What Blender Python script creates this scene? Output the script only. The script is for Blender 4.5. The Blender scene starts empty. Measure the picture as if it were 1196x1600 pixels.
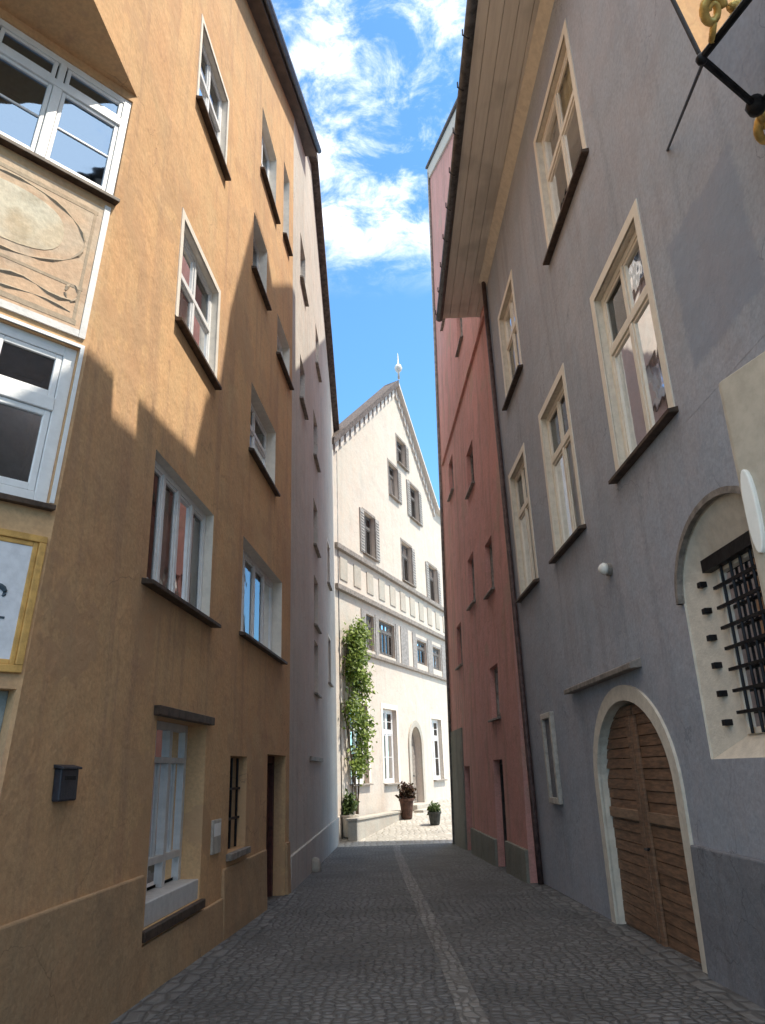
import bpy, bmesh, math, random
from mathutils import Vector, Matrix, noise
R = math.radians
random.seed(7)
scn = bpy.context.scene
COL = scn.collection

# ------------------------------------------------------------------ camera, sky, sun, exposure
cam_d = bpy.data.cameras.new("camera")
cam = bpy.data.objects.new("camera", cam_d); COL.objects.link(cam)
PITCH, ROLL = R(19.4), R(2.1)
fw = Vector((0, math.cos(PITCH), math.sin(PITCH))); u0 = Vector((0, -math.sin(PITCH), math.cos(PITCH))); r0 = Vector((1, 0, 0))
cx = r0*math.cos(ROLL) - u0*math.sin(ROLL); cy = u0*math.cos(ROLL) + r0*math.sin(ROLL)
m = Matrix((cx, cy, -fw)).transposed().to_4x4(); m.translation = (0, 0, 1.6)
cam.matrix_world = m
cam_d.sensor_fit = 'VERTICAL'; cam_d.sensor_height = 36; cam_d.lens = 36*1150/1600
cam_d.clip_start = 0.05; cam_d.clip_end = 2000
scn.camera = cam

SUN_AZ, SUN_EL = 95, 61.6          # clockwise from +Y
SKY_STRENGTH = 0.15
SUN_STRENGTH = 2.45
EXPOSURE = 1.45
w = bpy.data.worlds.new("World"); scn.world = w; w.use_nodes = True
nt = w.node_tree; nt.nodes.clear()
N = nt.nodes.new; L = nt.links.new
out = N('ShaderNodeOutputWorld'); bg = N('ShaderNodeBackground'); sky = N('ShaderNodeTexSky')
sky.sky_type = 'NISHITA'; sky.sun_disc = False; sky.sun_elevation = R(SUN_EL); sky.sun_rotation = R(SUN_AZ)
sky.air_density = 1.0; sky.dust_density = 0.4; sky.ozone_density = 1.6
bg.inputs[1].default_value = SKY_STRENGTH
tc = N('ShaderNodeTexCoord'); sep = N('ShaderNodeSeparateXYZ'); L(tc.outputs['Generated'], sep.inputs[0])
zz = N('ShaderNodeMath'); zz.operation = 'MAXIMUM'; L(sep.outputs[2], zz.inputs[0]); zz.inputs[1].default_value = 0.08
dx = N('ShaderNodeMath'); dx.operation = 'DIVIDE'; L(sep.outputs[0], dx.inputs[0]); L(zz.outputs[0], dx.inputs[1])
dy = N('ShaderNodeMath'); dy.operation = 'DIVIDE'; L(sep.outputs[1], dy.inputs[0]); L(zz.outputs[0], dy.inputs[1])
cmb = N('ShaderNodeCombineXYZ'); L(dx.outputs[0], cmb.inputs[0]); L(dy.outputs[0], cmb.inputs[1])
cmb.inputs[2].default_value = 3.7
n1 = N('ShaderNodeTexNoise'); n1.inputs['Scale'].default_value = 10.5; n1.inputs['Detail'].default_value = 10; n1.inputs['Roughness'].default_value = 0.66
n1.inputs['Distortion'].default_value = 0.35
L(cmb.outputs[0], n1.inputs['Vector'])
n2 = N('ShaderNodeTexNoise'); n2.inputs['Scale'].default_value = 3.0; n2.inputs['Detail'].default_value = 2; L(cmb.outputs[0], n2.inputs['Vector'])
ad = N('ShaderNodeMath'); ad.operation = 'MULTIPLY_ADD'; L(n2.outputs[0], ad.inputs[0]); ad.inputs[1].default_value = 0.5; L(n1.outputs[0], ad.inputs[2])
cr = N('ShaderNodeMapRange'); cr.interpolation_type = 'SMOOTHSTEP'; L(ad.outputs[0], cr.inputs[0])
cr.inputs[1].default_value = 0.655; cr.inputs[2].default_value = 1.05
el = N('ShaderNodeMapRange'); el.interpolation_type = 'SMOOTHSTEP'; L(sep.outputs[2], el.inputs[0])
el.inputs[1].default_value = 0.575; el.inputs[2].default_value = 0.67
mu = N('ShaderNodeMath'); mu.operation = 'MULTIPLY'; L(cr.outputs[0], mu.inputs[0]); L(el.outputs[0], mu.inputs[1])
# unseen bank of bright cloud overhead and behind the camera, added as fill light
bank = N('ShaderNodeMapRange'); bank.interpolation_type = 'SMOOTHSTEP'; L(ad.outputs[0], bank.inputs[0]); bank.inputs[1].default_value = 0.45; bank.inputs[2].default_value = 0.72
dirm = N('ShaderNodeMapRange'); dirm.interpolation_type = 'SMOOTHSTEP'; L(sep.outputs[1], dirm.inputs[0]); dirm.inputs[1].default_value = 0.52; dirm.inputs[2].default_value = 0.34
low = N('ShaderNodeMapRange'); low.interpolation_type = 'SMOOTHSTEP'; L(sep.outputs[2], low.inputs[0]); low.inputs[1].default_value = 0.30; low.inputs[2].default_value = 0.54
bm0 = N('ShaderNodeMath'); bm0.operation = 'MULTIPLY'; L(bank.outputs[0], bm0.inputs[0]); L(low.outputs[0], bm0.inputs[1])
bm_ = N('ShaderNodeMath'); bm_.operation = 'MULTIPLY'; L(bm0.outputs[0], bm_.inputs[0]); L(dirm.outputs[0], bm_.inputs[1])
mu2 = N('ShaderNodeMath'); mu2.operation = 'MAXIMUM'; L(mu.outputs[0], mu2.inputs[0]); L(bm_.outputs[0], mu2.inputs[1]); mu = mu2
mx = N('ShaderNodeMix'); mx.data_type = 'RGBA'; L(mu.outputs[0], mx.inputs['Factor'])
tint = N('ShaderNodeMix'); tint.data_type = 'RGBA'; tint.blend_type = 'MULTIPLY'; tint.inputs['Factor'].default_value = 1
L(sky.outputs[0], tint.inputs['A']); tint.inputs['B'].default_value = (.42, .68, .80, 1)
L(tint.outputs['Result'], mx.inputs['A']); mx.inputs['B'].default_value = (5.4, 5.4, 5.4, 1)
L(mx.outputs['Result'], bg.inputs[0]); L(bg.outputs[0], out.inputs[0])

sun_d = bpy.data.lights.new("sun", 'SUN'); sun_d.energy = SUN_STRENGTH; sun_d.angle = R(0.5); sun_d.color = (1, 0.92, 0.78)
sun = bpy.data.objects.new("sun", sun_d); COL.objects.link(sun)
sdir = Vector((math.sin(R(SUN_AZ))*math.cos(R(SUN_EL)), math.cos(R(SUN_AZ))*math.cos(R(SUN_EL)), math.sin(R(SUN_EL))))
sun.rotation_euler = sdir.to_track_quat('Z', 'Y').to_euler(); sun.location = (30, 0, 60)
vs = scn.view_settings; vs.view_transform = 'Standard'; vs.look = 'None'; vs.gamma = 1; vs.exposure = EXPOSURE
scn.cycles.max_bounces = 10; scn.cycles.diffuse_bounces = 6; scn.cycles.transparent_max_bounces = 12
scn.cycles.use_denoising = True

# ------------------------------------------------------------------ materials
def new_mat(name):
    mt = bpy.data.materials.new(name); mt.use_nodes = True
    t = mt.node_tree; b = t.nodes['Principled BSDF']
    return mt, t, b
def pos(t):
    g = t.nodes.new('ShaderNodeNewGeometry'); return g.outputs['Position']
def tex(t, vec, scale, detail=4, rough=.55, stretch=None):
    if stretch:
        mp = t.nodes.new('ShaderNodeMapping'); t.links.new(vec, mp.inputs[0]); mp.inputs['Scale'].default_value = stretch; vec = mp.outputs[0]
    n = t.nodes.new('ShaderNodeTexNoise'); n.inputs['Scale'].default_value = scale; n.inputs['Detail'].default_value = detail; n.inputs['Roughness'].default_value = rough
    t.links.new(vec, n.inputs['Vector']); return n.outputs[0]
def ramp(t, fac, a, b):
    r = t.nodes.new('ShaderNodeMapRange'); r.interpolation_type = 'SMOOTHSTEP'; t.links.new(fac, r.inputs[0]); r.inputs[1].default_value = a; r.inputs[2].default_value = b; return r.outputs[0]
def mixc(t, fac, a, b, blend='MIX'):
    mxn = t.nodes.new('ShaderNodeMix'); mxn.data_type = 'RGBA'; mxn.blend_type = blend
    for s, v in (('Factor', fac), ('A', a), ('B', b)):
        if isinstance(v, (int, float)): mxn.inputs[s].default_value = v
        elif isinstance(v, tuple): mxn.inputs[s].default_value = (*v, 1)
        else: t.links.new(v, mxn.inputs[s])
    return mxn.outputs['Result']
def scale_v(t, v, k):
    q = t.nodes.new('ShaderNodeMath'); q.operation = 'MULTIPLY'; t.links.new(v, q.inputs[0]); q.inputs[1].default_value = k; return q.outputs[0]
def add_v(t, a, b):
    q = t.nodes.new('ShaderNodeMath'); q.operation = 'ADD'; t.links.new(a, q.inputs[0]); t.links.new(b, q.inputs[1]); return q.outputs[0]
def bump(t, b, h, dist, strength=1):
    bp = t.nodes.new('ShaderNodeBump'); bp.inputs['Distance'].default_value = dist; bp.inputs['Strength'].default_value = strength
    t.links.new(h, bp.inputs['Height']); t.links.new(bp.outputs[0], b.inputs['Normal'])
def plaster(name, c1, c2, c3, grain=1.0, streak=.5, stain=.6, patch=None, repair=.5, overlay=None):
    """old lime plaster: cloudy patches, rain streaks, stains, trowelled grain"""
    mt, t, b = new_mat(name); p = pos(t)
    big = tex(t, p, .55, 5, .6); mid = tex(t, p, 2.6, 6, .65); fine = tex(t, p, 26, 4, .6)
    st = tex(t, p, 1.0, 5, .6, (3.2, 3.2, .22))
    c = mixc(t, ramp(t, big, .36, .64), c1, c2)
    c = mixc(t, scale_v(t, ramp(t, mid, .52, .74), stain), c, c3)
    c = mixc(t, scale_v(t, ramp(t, st, .50, .68), streak), c, c3)
    if patch: c = mixc(t, scale_v(t, ramp(t, tex(t, p, .9, 3, .5), .6, .66), .5), c, patch)
    c = mixc(t, .24, c, mixc(t, ramp(t, fine, .3, .7), (.6, .6, .6), (1.3, 1.3, 1.3)), 'MULTIPLY')
    rp_ = ramp(t, tex(t, p, .75, 4, .62, (1, 1, 1.25)), .575, .60)
    c = mixc(t, scale_v(t, rp_, repair), c, mixc(t, .45, c3, c1))
    vm = t.nodes.new('ShaderNodeTexVoronoi'); vm.feature = 'DISTANCE_TO_EDGE'; vm.inputs['Scale'].default_value = .62
    wv = t.nodes.new('ShaderNodeTexNoise'); wv.inputs['Scale'].default_value = 2.2; wv.inputs['Detail'].default_value = 5; t.links.new(p, wv.inputs[0])
    wa = t.nodes.new('ShaderNodeVectorMath'); wa.operation = 'MULTIPLY_ADD'; t.links.new(wv.outputs['Color'], wa.inputs[0]); wa.inputs[1].default_value = (.7, .7, .7); t.links.new(p, wa.inputs[2]); t.links.new(wa.outputs[0], vm.inputs['Vector'])
    ck = t.nodes.new('ShaderNodeMath'); ck.operation = 'LESS_THAN'; t.links.new(vm.outputs['Distance'], ck.inputs[0]); ck.inputs[1].default_value = .0035
    ckm = t.nodes.new('ShaderNodeMath'); ckm.operation = 'MULTIPLY'; t.links.new(ck.outputs[0], ckm.inputs[0]); t.links.new(ramp(t, tex(t, p, .6, 2), .5, .6), ckm.inputs[1])
    c = mixc(t, scale_v(t, ckm.outputs[0], .4), c, tuple(x*.45 for x in c3))
    if overlay: c = overlay(t, p, c)
    tone = tex(t, p, 1.7, 5, .7, (1, 1, .8)); hue = mixc(t, ramp(t, tone, .3, .7), (1.07, .985, .94), (.95, 1.01, 1.03)); c = mixc(t, .55, c, hue, 'MULTIPLY')
    t.links.new(c, b.inputs['Base Color']); b.inputs['Roughness'].default_value = .93; b.inputs['Specular IOR Level'].default_value = .2
    h = add_v(t, scale_v(t, big, 3.0), add_v(t, scale_v(t, mid, .8), scale_v(t, fine, .11*grain)))
    bump(t, b, h, .02)
    return mt
def paint(name, c, rough=.5, var=.25, bumpd=.002, metal=0, sc=9):
    mt, t, b = new_mat(name); p = pos(t)
    n = tex(t, p, sc, 5, .65)
    dark = tuple(x*(1-var*1.4) for x in c); lite = tuple(min(1, x*(1+var*.35)) for x in c)
    t.links.new(mixc(t, ramp(t, n, .35, .68), lite, dark), b.inputs['Base Color'])
    b.inputs['Roughness'].default_value = rough; b.inputs['Metallic'].default_value = metal
    b.inputs['Specular IOR Level'].default_value = .35
    bump(t, b, tex(t, p, 40, 3), bumpd)
    return mt
def wood(name, c1, c2, axis_scale, rough=.65):
    mt, t, b = new_mat(name); p = pos(t)
    g = tex(t, p, 2.4, 6, .6, axis_scale); k = tex(t, p, 1.1, 3, .5)
    c = mixc(t, ramp(t, g, .34, .66), c1, c2); c = mixc(t, scale_v(t, ramp(t, k, .5, .7), .5), c, tuple(x*.55 for x in c1))
    t.links.new(c, b.inputs['Base Color']); b.inputs['Roughness'].default_value = rough
    bump(t, b, g, .004); return mt
def glass_mat(name, tintc=(.86, .88, .88), base=.12, refl=(.95, .97, 1)):
    mt = bpy.data.materials.new(name); mt.use_nodes = True; t = mt.node_tree; t.nodes.clear()
    o = t.nodes.new('ShaderNodeOutputMaterial'); tr = t.nodes.new('ShaderNodeBsdfTransparent'); gl = t.nodes.new('ShaderNodeBsdfGlossy')
    tr.inputs[0].default_value = (*tintc, 1); gl.inputs['Roughness'].default_value = .03; gl.inputs[0].default_value = (*refl, 1)
    fr = t.nodes.new('ShaderNodeFresnel'); fr.inputs[0].default_value = 1.7
    mxs = t.nodes.new('ShaderNodeMixShader'); f = t.nodes.new('ShaderNodeMath'); f.operation = 'MAXIMUM'; f.inputs[1].default_value = base
    bp = t.nodes.new('ShaderNodeBump'); bp.inputs['Distance'].default_value = .004
    t.links.new(tex(t, pos(t), 2.2, 2), bp.inputs['Height']); t.links.new(bp.outputs[0], gl.inputs['Normal'])
    t.links.new(fr.outputs[0], f.inputs[0]); t.links.new(f.outputs[0], mxs.inputs[0]); t.links.new(tr.outputs[0], mxs.inputs[1]); t.links.new(gl.outputs[0], mxs.inputs[2]); t.links.new(mxs.outputs[0], o.inputs[0])
    return mt
M = {}
M['ochre'] = plaster('ochre_plaster', (.63, .40, .215), (.56, .35, .195), (.43, .27, .17), 1.2, .6, .6, (.60, .41, .23), repair=.75)
M['ochre_low'] = plaster('ochre_plinth_plaster', (.50, .335, .195), (.42, .28, .165), (.28, .20, .13), 1.6, .3, .7)
M['grey'] = plaster('grey_plaster', (.56, .525, .48), (.52, .485, .44), (.40, .37, .34), 1, .5, .5)
M['blue'] = plaster('blue_grey_plaster', (.40, .415, .46), (.36, .375, .42), (.29, .30, .33), .8, .5, .35)
M['blue_low'] = plaster('rough_grey_plinth', (.26, .265, .29), (.2, .205, .225), (.13, .13, .145), 3, .3, .8)
M['red'] = plaster('red_plaster', (.62, .315, .275), (.55, .285, .245), (.38, .23, .185), 1.1, .7, .7, (.44, .31, .235))
M['facade'] = plaster('pale_pink_plaster', (.58, .52, .465), (.56, .515, .455), (.45, .41, .365), .8, .3, .4)
M['olive'] = plaster('olive_grey_plaster', (.26, .25, .21), (.21, .205, .17), (.15, .145, .12))
M['facade_pale'] = paint('pale_verge_paint', (.60, .56, .52), .8, .1)
M['fresco_pale'] = plaster('faded_fresco_cartouche', (.60, .54, .42), (.66, .60, .50), (.45, .38, .28), 1, .3, 1, (.55, .42, .28))
M['fresco_line'] = plaster('faded_fresco_lines', (.40, .32, .24), (.46, .36, .26), (.33, .25, .18))
M['fresco'] = plaster('faded_fresco', (.58, .40, .27), (.60, .47, .34), (.42, .27, .19), 1, .3, .8, (.52, .45, .36))
M['white'] = paint('white_window_paint', (.80, .80, .80), .42, .05)
M['greywhite'] = paint('weathered_white_paint', (.62, .61, .6), .5, .09)
M['beige'] = paint('cream_paint', (.80, .725, .61), .6, .05, .001)
M['beige2'] = paint('beige_stone_paint', (.70, .635, .53), .8, .09, .004)
M['offwhite'] = paint('pale_reveal_paint', (.76, .70, .62), .8, .07)
M['sill'] = paint('dark_brown_sill', (.085, .055, .038), .6, .4)
M['dark'] = paint('dark_recess', (.02, .02, .021), .9, .3)
M['room'] = paint('unlit_room', (.05, .047, .043), .95, .3)
M['iron'] = paint('wrought_iron', (.022, .022, .025), .5, .4, .002, .6)
M['gutter'] = paint('zinc_gutter', (.10, .098, .10), .5, .35, .002, .5)
M['pipe'] = paint('painted_downpipe', (.10, .06, .055), .55, .35)
M['palepipe'] = paint('pale_downpipe', (.66, .66, .63), .5, .2)
M['oak'] = wood('brown_gate_planks', (.27, .15, .085), (.14, .08, .047), (2, 2, 14))
M['oak2'] = wood('worn_gate_rail', (.34, .21, .13), (.22, .14, .085), (2, 2, 14))
M['eave'] = wood('weathered_eave_boards', (.74, .69, .61), (.66, .61, .54), (9, .6, 2), .85)
M['roofwood'] = wood('dark_eave_timber', (.12, .085, .062), (.07, .05, .038), (2, .4, 2), .8)
M['greendoor'] = paint('grey_green_door_paint', (.25, .28, .28), .5, .25)
M['darkdoor'] = paint('dark_door_paint', (.04, .032, .03), .5, .4)
M['reddoor'] = paint('dark_red_door_paint', (.09, .028, .024), .5, .35)
M['curtain'] = paint('net_curtain', (.84, .83, .80), .95, .06, .01)
M['farframe'] = paint('dark_window_frames', (.13, .115, .105), .6, .2)
M['farpanel'] = paint('faded_grey_panels', (.30, .285, .275), .8, .25)
M['blind'] = paint('cream_roller_blind', (.80, .77, .65), .9, .05)
def blind_overlay(t, p, c):
    sp_ = t.nodes.new('ShaderNodeSeparateXYZ'); t.links.new(p, sp_.inputs[0]); nz = t.nodes.new('ShaderNodeMath'); nz.operation = 'MULTIPLY_ADD'; t.links.new(tex(t, p, 5, 5, .65), nz.inputs[0]); nz.inputs[1].default_value = .22; nz.inputs[2].default_value = -.11
    fac = None
    for ax, a, b in ((1, 4.40, 4.50), (1, 5.72, 5.62), (2, 4.74, 4.82), (2, 6.14, 6.06)):
        q = t.nodes.new('ShaderNodeMath'); q.operation = 'ADD'; t.links.new(sp_.outputs[ax], q.inputs[0]); t.links.new(nz.outputs[0], q.inputs[1])
        f = ramp(t, q.outputs[0], a, b)
        if fac is None: fac = f
        else:
            mm = t.nodes.new('ShaderNodeMath'); mm.operation = 'MULTIPLY'; t.links.new(fac, mm.inputs[0]); t.links.new(f, mm.inputs[1]); fac = mm.outputs[0]
    return mixc(t, scale_v(t, fac, .8), c, (.285, .31, .37))
M['shutterblue'] = plaster('blue_grey_plaster_with_faded_blind_window', (.40, .415, .46), (.36, .375, .42), (.29, .30, .33), .8, .5, .35, overlay=blind_overlay)
M['slate'] = paint('dark_roof_tiles', (.13, .105, .095), .8, .4, .02)
M['timber'] = paint('grey_brown_trim', (.27, .235, .205), .7, .3)
M['shutter'] = paint('faded_shutters', (.36, .34, .32), .7, .2)
M['stone'] = plaster('pale_stone', (.46, .43, .38), (.40, .375, .33), (.32, .30, .27), 1.6, .2, .5)
M['gold'] = paint('gilded_iron', (.80, .52, .16), .38, .25, .004, .55)
M['signbeige'] = paint('glossy_beige_panel', (.50, .445, .36), .22, .1, .0008)
M['signwhite'] = paint('white_sign_board', (.72, .73, .77), .5, .1)
M['ochretrim'] = paint('ochre_sign_frame', (.62, .36, .11), .55, .2)
M['ink'] = paint('sign_ink', (.06, .09, .12), .6, .2)
M['lampglass_glint'] = paint('opal_lamp_glass_and_glint', (.86, .83, .76), .12, .04, .0003)
M['plate'] = paint('blue_black_box', (.035, .037, .05), .45, .3)
M['plate_pale'] = paint('pale_plate', (.46, .42, .37), .5, .2)
M['terracotta'] = paint('terracotta', (.085, .042, .028), .8, .35, .006)
M['darkpot'] = paint('dark_pot', (.05, .055, .05), .7, .3)
M['bark'] = paint('stem_bark', (.13, .10, .07), .9, .4, .01)
M['glass'] = glass_mat('window_glass')
M['glass_sky'] = glass_mat('corner_window_glass', (.5, .62, .75), .45, (.42, .60, .85))  # blue of the reflected sky is put into the glass tint
M['glass_lantern'] = glass_mat('lantern_glass', (.9, .9, .88), .02)
M['glass_dim'] = glass_mat('dusty_far_glass', (.45, .45, .47), .04)
def leaf_mat(name, a, b_):
    mt, t, b = new_mat(name)
    oi = t.nodes.new('ShaderNodeNewGeometry')
    c = mixc(t, oi.outputs['Random Per Island'], a, b_); t.links.new(c, b.inputs['Base Color'])
    b.inputs['Roughness'].default_value = .55; b.inputs['Subsurface Weight'].default_value = 0
    b.inputs['Transmission Weight'].default_value = .0
    tl = t.nodes.new('ShaderNodeBsdfTranslucent'); t.links.new(c, tl.inputs[0])
    ms = t.nodes.new('ShaderNodeMixShader'); ms.inputs[0].default_value = .35
    t.links.new(b.outputs[0], ms.inputs[1]); t.links.new(tl.outputs[0], ms.inputs[2]); t.links.new(ms.outputs[0], t.nodes['Material Output'].inputs[0])
    return mt
M['leaf'] = leaf_mat('vine_leaves', (.07, .12, .015), (.30, .40, .08))
M['leaf_dark'] = leaf_mat('shrub_leaves', (.05, .09, .02), (.12, .17, .05))
M['flower'] = leaf_mat('red_brown_foliage', (.07, .025, .018), (.07, .05, .02))

def cobble_mat(name, ca, cb, joint, scale, stretch=(1, 1, 1), wet=.75):
    mt, t, b = new_mat(name); p = pos(t)
    mp = t.nodes.new('ShaderNodeMapping'); mp.inputs['Scale'].default_value = stretch; t.links.new(p, mp.inputs[0])
    wob = t.nodes.new('ShaderNodeTexNoise'); wob.inputs['Scale'].default_value = 1.3; t.links.new(mp.outputs[0], wob.inputs[0])
    va = t.nodes.new('ShaderNodeVectorMath'); va.operation = 'MULTIPLY_ADD'; t.links.new(wob.outputs['Color'], va.inputs[0]); va.inputs[1].default_value = (.25, .25, 0); t.links.new(mp.outputs[0], va.inputs[2])
    v = t.nodes.new('ShaderNodeTexVoronoi'); v.feature = 'DISTANCE_TO_EDGE'; v.inputs['Scale'].default_value = scale; v.inputs['Randomness'].default_value = .55; t.links.new(va.outputs[0], v.inputs['Vector'])
    v2 = t.nodes.new('ShaderNodeTexVoronoi'); v2.feature = 'F1'; v2.inputs['Scale'].default_value = scale; v2.inputs['Randomness'].default_value = .55; t.links.new(va.outputs[0], v2.inputs['Vector'])
    sepc = t.nodes.new('ShaderNodeSeparateColor'); t.links.new(v2.outputs['Color'], sepc.inputs[0])
    c = mixc(t, sepc.outputs[0], ca, cb)
    c = mixc(t, ramp(t, tex(t, p, .8, 5, .6), .4, .7), c, tuple(x*.72 for x in ca))
    e = ramp(t, v.outputs['Distance'], .02, .13)
    c = mixc(t, e, joint, c)
    t.links.new(c, b.inputs['Base Color'])
    rr = t.nodes.new('ShaderNodeMapRange'); t.links.new(tex(t, p, 9, 3), rr.inputs[0]); rr.inputs[3].default_value = wet-.2; rr.inputs[4].default_value = wet+.15
    t.links.new(rr.outputs[0], b.inputs['Roughness'])
    h = add_v(t, scale_v(t, ramp(t, v.outputs['Distance'], 0, .32), 1), add_v(t, scale_v(t, tex(t, p, 30, 4), .25), scale_v(t, tex(t, p, 1.1, 2), 1.2)))
    bump(t, b, h, .028)
    return mt
M['cobble'] = cobble_mat('grey_cobbles', (.135, .136, .138), (.195, .195, .195), (.085, .083, .08), 10.5)
M['channel'] = cobble_mat('drain_setts', (.24, .235, .225), (.31, .30, .285), (.13, .125, .118), 7.5, (1.6, 1, 1))
M['kerbstone'] = cobble_mat('kerb_slabs', (.15, .15, .15), (.19, .187, .182), (.08, .08, .08), 3.4, (2, 1, 1))
M['square'] = cobble_mat('pale_square_paving', (.42, .395, .355), (.50, .47, .42), (.31, .29, .255), 5, (1, 1, 1), .85)

# ------------------------------------------------------------------ mesh helpers
class Frame:
    """wall coordinates: u along the wall, z up, o outwards; sv = lean of the wall per metre of height"""
    def __init__(s, p, az, side, sv=(0, 0)):
        a = R(az); s.p = Vector((p[0], p[1], 0)); s.d = Vector((math.sin(a), math.cos(a), 0))
        s.n = Vector((s.d.y, -s.d.x, 0))*side; s.v = Vector((sv[0], sv[1], 1))
    def __call__(s, u, z, o=0): return s.p + s.d*u + s.v*z + s.n*o
class MB:
    def __init__(s): s.v = []; s.f = []; s.mi = []
    def face(s, pts, mi=0):
        i = len(s.v); s.v += [Vector(p) for p in pts]; s.f.append(list(range(i, i+len(pts)))); s.mi.append(mi); return s
    def hexa(s, c, mi=0):
        i = len(s.v); s.v += [Vector(p) for p in c]
        for q in ((0, 3, 2, 1), (4, 5, 6, 7), (0, 1, 5, 4), (1, 2, 6, 5), (2, 3, 7, 6), (3, 0, 4, 7)): s.f.append([i+k for k in q]); s.mi.append(mi)
        return s
    def fbox(s, F, a, b, z0, z1, o0, o1, mi=0):
        return s.hexa([F(a, z0, o0), F(b, z0, o0), F(b, z0, o1), F(a, z0, o1), F(a, z1, o0), F(b, z1, o0), F(b, z1, o1), F(a, z1, o1)], mi)
    def prism(s, lo, hi, mi=0):
        n = len(lo); i = len(s.v); s.v += [Vector(p) for p in lo] + [Vector(p) for p in hi]
        s.f.append(list(range(i, i+n))[::-1]); s.mi.append(mi); s.f.append(list(range(i+n, i+2*n))); s.mi.append(mi)
        for k in range(n): s.f.append([i+k, i+(k+1) % n, i+n+(k+1) % n, i+n+k]); s.mi.append(mi)
        return s
    def tube(s, path, r, n=8, mi=0, cap=True):
        path = [Vector(p) for p in path]; rs = r if isinstance(r, (list, tuple)) else [r]*len(path); base = len(s.v)
        for k, p in enumerate(path):
            t = (path[min(k+1, len(path)-1)] - path[max(k-1, 0)]).normalized()
            a = t.cross(Vector((0, 0, 1))); a = a if a.length > .05 else t.cross(Vector((1, 0, 0))); a.normalize(); b = t.cross(a)
            for j in range(n):
                th = 2*math.pi*j/n; s.v.append(p + (a*math.cos(th) + b*math.sin(th))*rs[k])
        for k in range(len(path)-1):
            for j in range(n):
                s.f.append([base+k*n+j, base+k*n+(j+1) % n, base+(k+1)*n+(j+1) % n, base+(k+1)*n+j]); s.mi.append(mi)
        if cap:
            s.f.append([base+j for j in range(n)][::-1]); s.mi.append(mi); s.f.append([base+(len(path)-1)*n+j for j in range(n)]); s.mi.append(mi)
        return s
    def lathe(s, c, prof, n=20, mi=0):
        c = Vector(c); path = [c+Vector((0, 0, z)) for r_, z in prof]; base = len(s.v)
        for (r_, z) in prof:
            for j in range(n):
                th = 2*math.pi*j/n; s.v.append(c+Vector((r_*math.cos(th), r_*math.sin(th), z)))
        for k in range(len(prof)-1):
            for j in range(n): s.f.append([base+k*n+j, base+k*n+(j+1) % n, base+(k+1)*n+(j+1) % n, base+(k+1)*n+j]); s.mi.append(mi)
        s.f.append([base+j for j in range(n)][::-1]); s.mi.append(mi); s.f.append([base+(len(prof)-1)*n+j for j in range(n)]); s.mi.append(mi)
        return s
    def build(s, name, mats, parent=None, bevel=0, smooth=False, recalc=True):
        org = Vector((0, 0, 0)); q = parent
        while q is not None: org += q.location; q = q.parent
        me = bpy.data.meshes.new(name); me.from_pydata([tuple(v-org) for v in s.v], [], s.f)
        for mt in (mats if isinstance(mats, list) else [mats]): me.materials.append(mt)
        for p, i in zip(me.polygons, s.mi): p.material_index = i; p.use_smooth = smooth
        if recalc:
            bm = bmesh.new(); bm.from_mesh(me); bmesh.ops.recalc_face_normals(bm, faces=bm.faces); bm.to_mesh(me); bm.free()
        o = bpy.data.objects.new(name, me); COL.objects.link(o)
        if parent: o.parent = parent
        if bevel:
            md = o.modifiers.new('bevel', 'BEVEL'); md.width = bevel; md.segments = 2; md.limit_method = 'ANGLE'
        return o
def tag(o, label, cat, group=None):
    o['label'] = label; o['category'] = cat
    if group: o['group'] = group
    return o
def thing(name, loc, label, cat, group=None):
    o = bpy.data.objects.new(name, None); o.location = loc; o.empty_display_size = .2; COL.objects.link(o)
    return tag(o, label, cat, group)
def struct(o): o['kind'] = 'structure'; return o

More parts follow.
